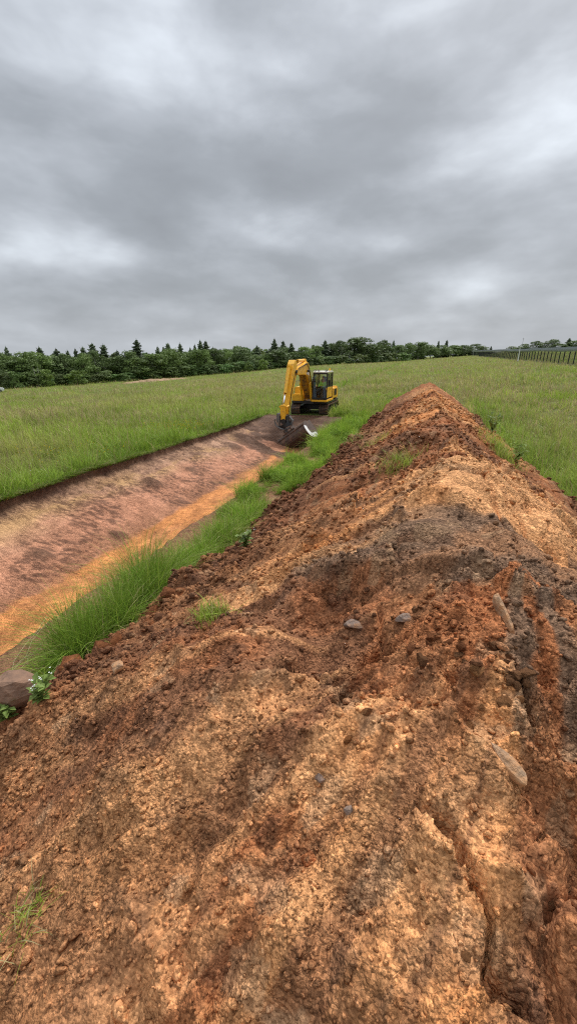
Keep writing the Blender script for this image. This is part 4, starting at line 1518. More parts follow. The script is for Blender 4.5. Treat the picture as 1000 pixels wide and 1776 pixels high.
for i, (px, t, w) in enumerate([(888, 603, 20), (905, 596, 30), (925, 591, 18), (941, 594, 24), (955, 588, 24), (970, 596, 22), (992, 590, 24), (1010, 592, 30)]):
    tree(px, t, 'broad', w, 10, '%s round tree from the left behind the wire fence' % ORD[i], GT)
# the leafy front edge of the wood
rr = random.Random(77)
FRONT = {}


def front_label(p):
    sec = ('at the far left', 'below the slim spruces', 'below the broad tall spruce', 'left of the lone round tree', 'behind the excavator')[int(np.searchsorted([85, 190, 300, 425], p))]
    FRONT[sec] = FRONT.get(sec, -1) + 1
    return '%s leafy tree from the left in front %s' % (ORD[FRONT[sec]], sec)


px = -18
i = 0
while px < 560:
    top = float(np.interp(px, [0, 60, 130, 240, 330, 430, 560], [612, 612, 615, 610, 609, 607, 604])) + rr.uniform(-7, 12)
    kind = rr.choice(['broad', 'green', 'broad', 'green'])
    tree(px, top, kind, rr.uniform(30, 46) * np.interp(px, [0, 560], [1.05, 0.75]), rr.uniform(-3, 5), front_label(px), 'leafy front row of the wood', i)
    px += rr.uniform(13, 20)
    i += 1


def wood_mass(name, label, rows, group_seed):
    """undergrowth that reads as one mass"""
    V, F, C = [], [], []
    off = 0
    rg = np.random.default_rng(group_seed)
    for (px, top, wpx, dd) in rows:
        D = TREE_D(px) + dd
        d = ray(px, 620.0); az = math.atan2(d[0], d[1])
        x, y = D * math.sin(az), D * math.cos(az)
        dt = ray(px, top)
        z = float(terrain(x, y))
        h = max(1.2, CAM[2] + D * dt[2] / math.hypot(dt[0], dt[1]) - z + 0.2)
        v, f = WOOD[rg.integers(len(WOOD))]
        w = wpx * D / FPX / 0.75
        a = rg.uniform(0, 6.28)
        p = v * np.array([w, w, h])
        V.append(np.stack([p[:, 0] * math.cos(a) - p[:, 1] * math.sin(a) + x, p[:, 0] * math.sin(a) + p[:, 1] * math.cos(a) + y, p[:, 2] + z - 0.2], 1))
        F.append(f + off); off += len(v)
        C.append(np.repeat((np.array([0.130, 0.185, 0.062]) * rg.uniform(0.75, 1.45) * rg.uniform(0.9, 1.1, 3))[None], len(v), 0))
    o = link(name, np_mesh(name, np.concatenate(V), np.concatenate(F), M['grass'], False, np.concatenate(C)))
    tag(o, label, 'wood', kind='stuff')


WOOD = [broad_crown(760 + s, -0.05, .40, 1000, .045) for s in range(4)]
rows = []
px = -10
while px < 700:
    b = float(np.interp(px, [0, 130, 250, 400, 500, 620, 700], [668, 666, 660, 645, 636, 628, 624]))
    rows.append((px, b - rr.uniform(12, 24) * np.interp(px, [0, 700], [1.1, 0.55]), rr.uniform(20, 30), -5 + rr.uniform(-2, 2)))
    px += rr.uniform(11, 16)
wood_mass('undergrowth', 'low leafy undergrowth along the foot of the far wood', rows, 1)
rows = []
px = 0
while px < 845:
    rows.append((px, float(np.interp(px, [0, 240, 500, 575, 700, 845], [620, 614, 606, 601, 604, 605])) + rr.uniform(-6, 6), rr.uniform(20, 30), rr.uniform(16, 22)))
    px += rr.uniform(9, 14)
wood_mass('background_wood', 'dense dark wood filling the treeline behind the front trees', rows, 2)
rows = []
px = 885
while px < 1040:
    rows.append((px, 601 + rr.uniform(-2, 4), rr.uniform(22, 30), rr.uniform(15, 22)))
    px += rr.uniform(9, 14)
wood_mass('background_wood', 'dark wood filling the clump behind the wire fence', rows, 3)
tree(128, 642, 'bush', 28, -10, 'light green round bush standing before the wood at the left', 'bushes before the wood')
tree(72, 640, 'bush', 18, -9, 'small pale green bush left of the round bush', 'bushes before the wood')
tree(455, 622, 'bush', 16, -9, 'small light bush at the foot of the wood left of excavator', 'bushes before the wood')
tree(430, 627, 'bush', 14, -9, 'lowest pale bush left of the small light one', 'bushes before the wood')
for i, pxt in enumerate((58, 64)):
    D = TREE_D(pxt) - 7
    a = math.atan2(*ray(pxt, 620)[:2])
    x, y = D * math.sin(a), D * math.cos(a)
    mb = MB()
    z = float(terrain(x, y))
    mb.tube([(0, 0, -.2), (-.3 - i * .2, 0, 2.2), (-.9 + i * .5, .1, 4.6)], [.11, .09, .04], 6)
    mb.tube([(-.3 - i * .2, 0, 2.2), (.5, .2, 3.8)], [.05, .02], 5)
    o = mb.obj('bare_tree', M['bark_pale'], loc=(x, y, z))
    tag(o, ('pale leaning bare trunk before the wood, left one of two', 'pale bare trunk before the wood, right one of two')[i], 'tree', 'bare trunks before the wood')


# ------------------------------------------------------------------ excavator (local frame: forward is -y, cab on +x)
EXC = (-7.5, 29.2)


def build_excavator():
    gz = float(terrain(*EXC))
    gz -= 0.10
    root = empty('excavator', (EXC[0], EXC[1], gz))
    tag(root, 'yellow tracked excavator with raised boom digging at the end of the trench', 'excavator')
    # ---- tracks
    def track(x0):
        prof = []
        L, r, zc = 1.42, 0.36, 0.40
        for k in range(9):
            a = math.pi / 2 + math.pi * k / 8
            prof.append((-L + r * math.cos(a), zc + r * math.sin(a)))
        for k in range(9):
            a = -math.pi / 2 + math.pi * k / 8
            prof.append((L + r * math.cos(a), zc + r * math.sin(a)))
        inner = [(p[0] * 0.965, zc + (p[1] - zc) * 0.86) for p in prof]
        mb = MB()
        n = len(prof)
        w = 0.30
        for sx in (-1, 1):
            pass
        vs = [(x0 - w, *p) for p in prof] + [(x0 + w, *p) for p in prof] + [(x0 - w, *p) for p in inner] + [(x0 + w, *p) for p in inner]
        fs = []
        for i in range(n):
            j = (i + 1) % n
            fs += [(i, j, n + j, n + i), (2 * n + i, 3 * n + i, 3 * n + j, 2 * n + j), (i, 2 * n + i, 2 * n + j, j), (n + i, n + j, 3 * n + j, 3 * n + i)]
        mb.add(vs, fs)
        tr = mb.obj('track', M['track'], root)
        # shoes with grousers, laid round the loop
        pts = [Vector((0, *p)) for p in prof] + [Vector((0, *prof[0]))]
        seg = [(pts[i + 1] - pts[i]).length for i in range(n)]
        tot = sum(seg); cnt = 42
        shoe = MB()
        shoe.box((0, 0, 0.012), (0.62, tot / cnt * 0.88, 0.03)).box((0, 0.03, 0.04), (0.60, 0.02, 0.045))
        sm = shoe.mesh('track_shoe', M['track'])
        for k in range(cnt):
            s = tot * k / cnt
            i = 0
            while s > seg[i]:
                s -= seg[i]; i += 1
            p = pts[i].lerp(pts[i + 1], s / seg[i]); d = (pts[i + 1] - pts[i]).normalized()
            nrm = Vector((0, d.z, -d.y))
            if (p - Vector((0, 0, zc))).dot(nrm) < 0: nrm = -nrm
            Mx = Matrix((Vector((1, 0, 0)), nrm.cross(Vector((1, 0, 0))), nrm)).transposed()
            link('track_shoe', sm, tr, (x0, p.y, p.z), Mx.to_euler())
        mb = MB()
        mb.box((x0, 0, zc), (0.34, 2.5, 0.30))
        mb.obj('track_frame', M['black'], root, 0.02)
        for yy in (-L, L):
            mb = MB(); mb.tube([(x0 - .16, yy, zc), (x0 + .16, yy, zc)], .29, 18); mb.tube([(x0 - .2, yy, zc), (x0 + .2, yy, zc)], .1, 10)
            mb.obj('drive_wheel', M['steel'], root, smooth=False)
        for yy in np.linspace(-.95, .95, 5):
            mb = MB(); mb.tube([(x0 - .18, yy, .18), (x0 + .18, yy, .18)], .1, 12)
            mb.obj('track_roller', M['black'], root)
    for sx in (-0.97, 0.97):
        track(sx)
    mb = MB(); mb.box((0, 0, .52), (1.5, 1.3, .26)); mb.box((0, -.55, .45), (1.7, .35, .22)); mb.box((0, .55, .45), (1.7, .35, .22))
    mb.obj('undercarriage', M['black'], root, .02)
    mb = MB(); mb.tube([(0, 0, .62), (0, 0, .84)], .58, 24)
    mb.obj('slew_ring', M['black'], root)
    # ---- upper structure
    mb = MB()
    mb.box((0, 0, .90), (2.44, 3.5, .13))
    mb.box((-.1, -1.35, .90), (.9, 1.0, .18))
    mb.obj('deck_frame', M['black'], root, .015)
    mb = MB()
    prof = [(1.95, .98), (1.95, 1.55), (1.85, 1.75), (1.7, 1.80), (1.35, 1.80), (1.35, .98)]
    mb.prism(prof, -1.18, 1.14)
    cw = mb.obj('counterweight', M['yellow'], root, .05)
    mb = MB(); mb.box((-.80, .1, 1.40), (.86, 2.5, .86))
    eh = mb.obj('right_housing', M['yellow'], root, .05)
    mb = MB(); mb.box((-.78, -1.45, 1.19), (.8, .62, .44)); mb.obj('toolbox', M['yellow'], root, .03)
    mb = MB(); mb.box((.72, .55, 1.40), (1.02, 1.5, .70)); mb.obj('left_housing', M['yellow'], root, .05)
    mb = MB(); mb.box((-.02, .8, 1.55), (.68, 1.1, .6)); mb.obj('engine_cover', M['yellow'], root, .04)
    for k in range(5):
        mb = MB(); mb.box((1.237, .25 + .17 * k, 1.45), (.012, .1, .42)); mb.obj('vent_slat', M['black'], root)
    mb = MB(); mb.tube([(-.55, 1.1, 1.83), (-.55, 1.1, 2.28), (-.55, 1.2, 2.36)], .055, 10); mb.obj('exhaust', M['black'], root)
    for sx in (-1.15,):
        mb = MB()
        mb.tube([(sx, -1.6, 1.4), (sx, -1.6, 2.2), (sx, .9, 2.2), (sx, .9, 1.8)], .022, 6)
        mb.obj('handrail', M['black'], root)
    # yellow lower sill that tapers down beside the cab, seen at its outer side
    mb = MB()
    mb.prism([(-2.14, .98), (-2.14, 1.10), (-1.2, 1.12), (-.25, 1.12), (-.25, .98)], .24, 1.28)
    mb.obj('cab_sill', M['yellow'], root, .02)
    # ---- cab
    cx0, cx1, y0, y1, z0, z1 = .27, 1.24, -2.10, -.32, 1.12, 2.86
    cab = empty('cab')
    cab.parent = root
    def post(a, b, w=.075, d=.09):
        mb = MB()
        a, b = Vector(a), Vector(b)
        dz = (b - a)
        vs = [p + Vector((sx * w / 2, sy * d / 2, 0)) for p in (a, b) for sx, sy in ((-1, -1), (1, -1), (1, 1), (-1, 1))]
        mb.add(vs, [(0, 3, 2, 1), (4, 5, 6, 7), (0, 1, 5, 4), (1, 2, 6, 5), (2, 3, 7, 6), (3, 0, 4, 7)])
        return mb.obj('cab_pillar', M['black'], cab, .01)
    yt = y0 + .16
    for x in (cx0 + .04, cx1 - .04):
        post((x, y0 + .045, z0 + .02), (x, yt + .05, z1 - .10))
        post((x, y1 - .05, z0 + .02), (x, y1 - .05, z1 - .10))
        post((x, -1.05, z0 + .02), (x, -1.0, z1 - .10), .04, .05)
    mb = MB(); mb.box(((cx0 + cx1) / 2, y0 + .04, z0 + .06), (cx1 - cx0, .09, .13)); mb.obj('cab_front_beam', M['black'], cab, .01)
    mb = MB(); mb.box(((cx0 + cx1) / 2, yt + .03, z1 - .13), (cx1 - cx0 + .004, .10, .10)); mb.obj('cab_top_beam', M['black'], cab, .01)
    mb = MB()
    mb.prism([(yt - .04, z1 - .085), (yt - .02, z1 - .02), (yt + .2, z1 + .01), (y1, z1 + .01), (y1 + .03, z1 - .085)], cx0 - .01, cx1 + .01)
    roof = mb.obj('cab_roof', M['offwhite'], root, .025)
    for x in (cx0 + .12, cx0 + .36, cx1 - .12):
        mb = MB(); mb.box((x, yt + .06, z1 + .055), (.13, .09, .09)); wl = mb.obj('work_light', M['black'], root, .01)
        mb = MB(); mb.box((x, yt + .013, z1 + .055), (.10, .006, .06)); mb.obj('lens', M['lamp_glass'], wl)
    mb = MB(); mb.tube([(cx1 - .2, y1 - .2, z1), (cx1 - .2, y1 - .2, z1 + .16)], .05, 10); mb.obj('beacon', M['yellow'], root)
    # glass: front, sides, rear
    def pane(vs, name='window_pane'):
        mb = MB()
        a = [Vector(v) for v in vs]
        nrm = (a[1] - a[0]).cross(a[2] - a[0]).normalized() * .004
        mb.add([v - nrm for v in a] + [v + nrm for v in a], [(0, 1, 2, 3), (7, 6, 5, 4), (0, 4, 5, 1), (1, 5, 6, 2), (2, 6, 7, 3), (3, 7, 4, 0)])
        return mb.obj(name, M['glass'], cab)
    wp = pane([(cx0 + .08, y0 + .03, z0 + .13), (cx1 - .08, y0 + .03, z0 + .13), (cx1 - .08, yt + .03, z1 - .19), (cx0 + .08, yt + .03, z1 - .19)], 'windscreen')
    mb = MB(); mb.box(((cx0 + cx1) / 2 - .1, y0 + .012, z0 + .42), (.36, .012, .02)); mb.obj('wiper', M['black'], wp)
    for x in (cx0 + .04, cx1 - .04):
        pane([(x, yt + .12, z0 + .75), (x, -1.19, z0 + .75), (x, -1.15, z1 - .14), (x, yt + .16, z1 - .14)])
        pane([(x, -1.06, z0 + .75), (x, y1 - .1, z0 + .75), (x, y1 - .1, z1 - .14), (x, -1.04, z1 - .14)])
        mb = MB(); mb.box((x, (y0 + y1) / 2, z0 + .42), (.05, y1 - y0 - .12, .64))
        dr = mb.obj('door' if x > .5 else 'side_panel', M['yellow'] if x > .5 else M['black'], cab, .01)
        if x > .5:
            mb = MB(); mb.box((x + .035, -1.0, z0 + .62), (.02, .16, .04)); mb.obj('handle', M['black'], dr)
    pane([(cx0 + .1, y1 - .05, z0 + .8), (cx1 - .1, y1 - .05, z0 + .8), (cx1 - .1, y1 - .05, z1 - .16), (cx0 + .1, y1 - .05, z1 - .16)])
    mb = MB(); mb.box(((cx0 + cx1) / 2, y1 - .05, z0 + .40), (cx1 - cx0 - .1, .05, .78)); mb.obj('rear_panel', M['seat'], cab)
    mb = MB(); mb.box(((cx0 + cx1) / 2, (y0 + y1) / 2, z0 + .02), (cx1 - cx0 - .06, y1 - y0 - .06, .04)); mb.obj('floor_plate', M['black'], cab)
    xs = (cx0 + cx1) / 2
    mb = MB()
    mb.box((xs, -.95, z0 + .45), (.52, .52, .14)); mb.box((xs, -.70, z0 + .86), (.50, .13, .74)); mb.box((xs, -.70, z0 + 1.30), (.28, .10, .18)); mb.box((xs, -.9, z0 + .2), (.4, .4, .36))
    mb.obj('seat', M['seat'], cab, .04)
    for sx in (-.33, .33):
        mb = MB(); mb.box((xs + sx, -1.05, z0 + .55), (.14, .5, .18)); co = mb.obj('armrest_console', M['seat'], cab, .02)
        mb = MB(); mb.tube([(xs + sx, -1.28, z0 + .62), (xs + sx * .95, -1.30, z0 + .82)], [.02, .028], 8); mb.obj('joystick', M['black'], co)
    mb = MB(); mb.tube([(cx1 + .0, y0 + .1, z0 + 1.15), (cx1 + .14, y0 + .02, z0 + 1.2), (cx1 + .14, y0 + .02, z0 + .98)], .014, 6)
    mr = mb.obj('mirror_arm', M['black'], root)
    mb = MB(); mb.box((cx1 + .15, y0 - .0, z0 + 1.05), (.17, .05, .34)); mb.obj('mirror', M['black'], mr, .015)
    # ---- boom: plane x = bx, side profile in (y,z)
    bx = -.13
    foot, bend, tip = Vector((-1.35, 1.30)), Vector((-2.75, 3.22)), Vector((-5.60, 3.20))
    prof = [(-1.18, 1.18), (-1.55, 1.10), (-2.20, 1.85), (-2.75, 2.50), (-3.2, 2.68), (-4.85, 2.72), (-5.08, 2.88), (-4.9, 3.06), (-3.8, 3.26), (-2.75, 3.45), (-2.35, 3.28), (-1.65, 2.3), (-1.2, 1.5)]
    mb = MB(); mb.prism(prof, bx - .25, bx + .25)
    boom = mb.obj('boom', M['yellow'], root, .025)
    mb = MB()
    for p in prof[1:5]: pass
    mb.prism([(-1.62, 1.15), (-2.22, 1.84), (-2.77, 2.49), (-3.22, 2.67), (-3.22, 2.645), (-2.79, 2.46), (-2.25, 1.81), (-1.65, 1.12)], bx - .18, bx + .18)
    mb.obj('boom_underside_plate', M['yellow_dark'], boom)  # underside in a darker, brown-mottled yellow than the rest of the boom
    mb = MB(); mb.tube([(bx - .36, -1.3, 1.32), (bx + .36, -1.3, 1.32)], .09, 12); mb.box((bx - .30, -1.25, 1.15), (.08, .5, .5)); mb.box((bx + .30, -1.25, 1.15), (.08, .5, .5))
    mb.obj('boom_bracket', M['yellow'], root)
    def cyl(a, b, r1, r2, split, parent, m1='yellow', nm='cylinder'):
        a, b = Vector(a), Vector(b)
        m_ = a.lerp(b, split)
        mb = MB(); mb.tube([a, m_], r1, 14); mb.tube([a.lerp(m_, .94), m_], r1 * 1.15, 14)
        c = mb.obj(nm, M[m1], parent)
        mb = MB(); mb.tube([m_, b], r2, 12); mb.obj('piston_rod', M['chrome'], c, smooth=True)
        mb = MB(); mb.tube([b + Vector((-r1 * 1.5, 0, 0)), b + Vector((r1 * 1.5, 0, 0))], r1 * .9, 12); mb.obj('pin', M['black'], c)
        return c
    for sx in (-.30, .30):
        cyl((bx + sx, -1.85, 1.02), (bx + sx, -2.8, 2.9), .075, .045, .60, boom, nm='boom_cylinder')
    cyl((bx, -2.6, 3.52), (bx, -5.05, 3.48), .085, .05, .62, boom, nm='stick_cylinder')
    mb = MB(); mb.prism([(-2.4, 3.3), (-2.8, 3.4), (-2.7, 3.62), (-2.5, 3.60)], bx - .09, bx + .09); mb.obj('cylinder_lug', M['yellow'], boom)
    mb = MB()
    mb.tube([(bx + .24, -1.5, 1.7), (bx + .24, -2.4, 3.0), (bx + .24, -2.9, 3.3), (bx + .22, -4.6, 3.05)], .022, 6)
    mb.tube([(bx + .28, -1.5, 1.8), (bx + .28, -2.4, 3.05), (bx + .28, -2.9, 3.35), (bx + .26, -4.6, 3.1), (bx + .2, -5.1, 2.7)], .020, 6)
    mb.tube([(bx - .26, -1.5, 1.75), (bx - .26, -2.4, 3.0), (bx - .26, -2.9, 3.3), (bx - .24, -4.6, 3.05)], .022, 6)
    mb.obj('hose', M['rubber'], boom)
    mb = MB(); mb.box((bx + .30, -2.9, 2.75), (.14, .12, .12)); mb.obj('boom_light', M['white'], boom, .01)
    # ---- stick
    prof = [(-4.78, 3.25), (-4.90, 3.50), (-5.14, 3.55), (-5.40, 3.34), (-5.68, 2.8), (-6.46, .92), (-6.50, .66), (-6.32, .62), (-5.42, 1.95), (-4.86, 2.75)]
    mb = MB(); mb.prism(prof, bx - .20, bx + .20)
    stick = mb.obj('stick', M['yellow'], root, .02)
    mb = MB(); mb.tube([(bx - .27, -5.02, 2.9), (bx + .27, -5.02, 2.9)], .10, 14); mb.obj('stick_pin', M['black'], stick)
    cyl((bx, -5.66, 3.12), (bx, -6.76, 1.12), .08, .046, .66, stick, nm='bucket_cylinder')
    mb = MB(); mb.box((bx, -5.56, 3.16), (.16, .3, .2)); mb.obj('cylinder_lug', M['yellow'], stick)
    for sx in (-.2, .2):
        mb = MB(); mb.tube([(bx + sx, -6.36, 1.12), (bx + sx, -6.76, 1.08)], .05, 8); mb.obj('idler_link', M['yellow'], stick)
    mb = MB(); mb.prism([(-6.83, 1.18), (-6.70, 1.20), (-6.66, .42), (-6.84, .38)], bx - .15, bx + .15); lk = mb.obj('dump_link', M['yellow'], stick, .01)
    mb = MB(); mb.tube([(bx + .2, -5.2, 2.9), (bx + .22, -5.9, 1.8), (bx + .24, -6.42, .85), (bx + .2, -6.6, .4)], .02, 6); mb.tube([(bx - .2, -5.2, 2.9), (bx - .22, -5.9, 1.8), (bx - .24, -6.46, .85), (bx - .2, -6.6, .4)], .02, 6)
    mb.obj('hose', M['rubber'], stick)
    # ---- tilting rotator
    tr = empty('tilt_rotator', (bx + .04, -6.6, .28))
    tr.parent = root
    mb = MB(); mb.box((0, 0, .16), (.36, .46, .24)); mb.prism([(-.30, .34), (.30, .34), (.24, -.05), (-.24, -.05)], -.20, -.15); mb.prism([(-.30, .34), (.30, .34), (.24, -.05), (-.24, -.05)], .15, .20)
    mb.obj('hitch', M['black'], tr, .01)
    mb = MB(); mb.tube([(0, -.3, .02), (0, .3, .02)], .14, 14); mb.obj('tilt_axle', M['black'], tr)
    Mt = Matrix.Rotation(R(-30), 4, 'Y')
    mb = MB()
    for sx in (-1, 1):
        a, b = Vector((sx * .30, -.1, .30)), Mt @ Vector((sx * .46, -.1, -.18))
        mb.tube([a, b], .06, 10)
    mb.obj('tilt_cylinder', M['steel'], tr)
    mb = MB(); mb.tube([Mt @ Vector((0, 0, -.12)), Mt @ Vector((0, 0, -.34))], .33, 20); mb.box((0, 0, -.16), (.92, .34, .10), Mt)
    mb.obj('rotor', M['black'], tr)
    # the yoke that shows as a dark U round the end of the stick
    mb = MB()
    pts = [Vector((.52 * math.sin(a) * 1.0, -.22, -.12 - .42 * math.cos(a) + .12)) for a in np.linspace(-1.9, 1.9, 13)]
    mb.tube(pts, .05, 8)
    mb.obj('yoke', M['steel'], tr)
    mb = MB(); mb.box((-.34, .05, .18), (.22, .4, .5)); mb.obj('guard_plate', M['steel'], tr, .02)
    # ---- wide grading bucket, tilted on the rotator
    bk = empty('bucket', (.60, -7.0, -.66), (0, R(-36), R(-6)))
    bk.scale = (1.2, 1.2, 1.2)
    bk.rotation_mode = 'XYZ'
    bk.parent = root
    W = .92
    arc = []
    for k in range(13):
        a = R(60 + 205 * k / 12)
        arc.append((.44 * math.cos(a) * 1.0, .42 * math.sin(a)))
    arc = [(.52, .40)] + arc + [(.62, -.44)]
    inn = [(p[0] * .93 + .035, p[1] * .92) for p in arc]
    mb = MB()
    n = len(arc)
    vs = [(-W, *p) for p in arc] + [(W, *p) for p in arc] + [(-W, *p) for p in inn] + [(W, *p) for p in inn]
    fs = []
    for i in range(n - 1):
        fs += [(i, i + 1, n + i + 1, n + i), (2 * n + i, 3 * n + i, 3 * n + i + 1, 2 * n + i + 1), (i, 2 * n + i, 2 * n + i + 1, i + 1), (n + i, n + i + 1, 3 * n + i + 1, 3 * n + i)]
    fs += [(0, n, 3 * n, 2 * n), (n - 1, 3 * n - 1, 4 * n - 1, 2 * n - 1)]
    mb.add(vs, fs)
    mb.obj('shell', M['rust'], bk)
    for sx, mt in ((-W - .03, 'rust'), (W, 'bright')):
        mb = MB()
        mb.prism([(p[0] * 1.04, p[1] * 1.04) for p in arc], sx, sx + .03)
        o = mb.obj('end_plate', M['rust'], bk)
        if sx > 0:
            mb = MB()
            out = [(p[0] * 1.07, p[1] * 1.07) for p in arc[2:]]; inr = [(p[0] * (.70 + .12 * abs(k - 6) / 6) + .06, p[1] * (.70 + .12 * abs(k - 6) / 6)) for k, p in enumerate(arc[2:])]
            n2 = len(out) // 3; out, inr = out[n2:], [(p[0] * (1 - .05 * i), p[1] * (1 - .05 * i)) for i, p in enumerate(inr[n2:])]
            mb.prism(out + inr[::-1], sx + .031, sx + .05)
            mb.obj('wear_strip', M['bright'], o)['label'] = 'curved end edge worn to bright steel'
    mb = MB(); mb.prism([(.46, -.405), (.74, -.475), (.74, -.50), (.46, -.44)], -W - .02, W + .02); mb.obj('cutting_edge', M['steel'], bk)
    for zz, yy in ((.30, -.31), (-.06, -.435), (-.30, -.31)):
        mb = MB(); mb.box((0, yy - .012, zz), (2 * W, .035, .05)); mb.obj('stiffener', M['rust'], bk, .008)
    mb = MB(); mb.box((0, .15, .42), (.7, .5, .09)); mb.box((-.2, .12, .52), (.05, .42, .2)); mb.box((.2, .12, .52), (.05, .42, .2)); mb.obj('bracket', M['rust'], bk)
    return root, gz


exc, EGZ = build_excavator()


# ------------------------------------------------------------------ operator, seated in the cab
def skin_mesh(name, joints, edges, mat, parent, sub=2, loc=None):
    """joints: list of (pos, radius)"""
    me = bpy.data.meshes.new(name)
    me.from_pydata([j[0] for j in joints], edges, [])
    o = link(name, me, parent, loc)
    md = o.modifiers.new('skin', 'SKIN')
    md.use_smooth_shade = True
    for i, j in enumerate(joints):
        sv = me.skin_vertices[0].data[i]
        r = j[1]
        sv.radius = r if isinstance(r, tuple) else (r, r)
    me.skin_vertices[0].data[0].use_root = True
    s = o.modifiers.new('subdiv', 'SUBSURF')
    s.levels = s.render_levels = sub
    me.materials.append(mat)
    return o


def build_operator():
    xs, z0 = .755, 1.12
    root = empty('person', (EXC[0] + xs, EXC[1] - 1.08, EGZ + z0 + .55))
    tag(root, 'person in a lime high visibility jacket seated at the controls in the cab', 'person')
    J = [((0, .05, .06), (.15, .11)), ((0, .06, .25), (.145, .105)), ((0, .05, .42), (.17, .11)), ((0, .04, .53), (.075, .07)), ((0, .02, .60), (.055, .055)), ((0, .0, .70), (.078, .092)), ((0, .0, .79), (.07, .085)),
         ((-.19, .04, .46), .058), ((-.25, -.10, .24), .046), ((-.30, -.34, .22), .033), ((-.31, -.41, .24), .03),
         ((.19, .04, .46), .058), ((.25, -.10, .24), .046), ((.30, -.34, .22), .033), ((.31, -.41, .24), .03),
         ((-.10, -.02, .04), .085), ((-.15, -.44, .08), .062), ((-.16, -.56, -.32), .042), ((-.16, -.68, -.36), .035),
         ((.10, -.02, .04), .085), ((.15, -.44, .08), .062), ((.16, -.56, -.32), .042), ((.16, -.68, -.36), .035)]
    E = [(0, 1), (1, 2), (2, 3), (3, 4), (4, 5), (5, 6), (2, 7), (7, 8), (8, 9), (9, 10), (2, 11), (11, 12), (12, 13), (13, 14), (0, 15), (15, 16), (16, 17), (17, 18), (0, 19), (19, 20), (20, 21), (21, 22)]
    skin_mesh('body', J, E, M['skin'], root)
    g = 1.28
    JJ = [(p, tuple(k * g for k in r) if isinstance(r, tuple) else r * g) for p, r in J]
    skin_mesh('jacket', [JJ[i] for i in (0, 1, 2, 7, 8, 9, 11, 12, 13)], [(0, 1), (1, 2), (2, 3), (3, 4), (4, 5), (2, 6), (6, 7), (7, 8)], M['lime'], root)
    tj = [((0, .05, .05), (.165, .125))] + [JJ[i] for i in (15, 16, 17, 19, 20, 21)]
    skin_mesh('trousers', tj, [(0, 1), (1, 2), (2, 3), (0, 4), (4, 5), (5, 6)], M['trousers'], root)
    v, f = ICO3
    hv = v * np.array([.092, .108, .085]) + np.array([0, .015, .80])
    hv[:, 2] = np.maximum(hv[:, 2], .765 + 0.05 * (hv[:, 1] < -.02))
    link('hair', np_mesh('hair', hv, f, M['hair']), root)
    mb = MB(); mb.prism([(-.09, .70), (-.125, .675), (-.09, .665)], -.014, .014); mb.obj('nose', M['skin'], root)
    mb = MB()
    for sx in (-.032, .032): mb.box((sx, -.088, .715), (.022, .012, .010))
    mb.obj('eyes', M['hair'], root)
    mb = MB(); mb.box((0, -.09, .64), (.045, .01, .008)); mb.obj('mouth', M['trousers'], root)
    for sx in (-1, 1):
        mb = MB(); mb.box((sx * .085, .01, .70), (.018, .035, .055)); mb.obj('ear', M['skin'], root, .006)
        # hand: palm, four fingers closed round the joystick, thumb
        c = Vector((sx * .31, -.40, .26))
        mb = MB(); mb.box(c, (.05, .07, .07)); mb.obj('palm', M['skin'], root, .012)
        for k in range(4):
            q = c + Vector((0, -.03, .028 - .018 * k))
            mb = MB(); mb.tube([q, q + Vector((-sx * .02, -.035, 0)), q + Vector((-sx * .045, -.03, 0)), q + Vector((-sx * .05, -.008, 0))], [.009, .009, .008, .007], 6); mb.obj('finger', M['skin'], root)
        q = c + Vector((-sx * .02, -.01, .03)); mb = MB(); mb.tube([q, q + Vector((-sx * .03, -.02, .02)), q + Vector((-sx * .04, -.045, .012))], [.011, .010, .008], 6); mb.obj('thumb', M['skin'], root)
    mb = MB(); mb.box((0, -.075, .22), (.26, .012, .05)); mb.obj('reflective_band', M['band'], root)


build_operator()


# ------------------------------------------------------------------ fence with coiled wire
def fence_xy(t):
    """t in metres along the fence line"""
    y = 66 + t
    return 21.3 + 0.004 * (y - 80) + 0.0, y


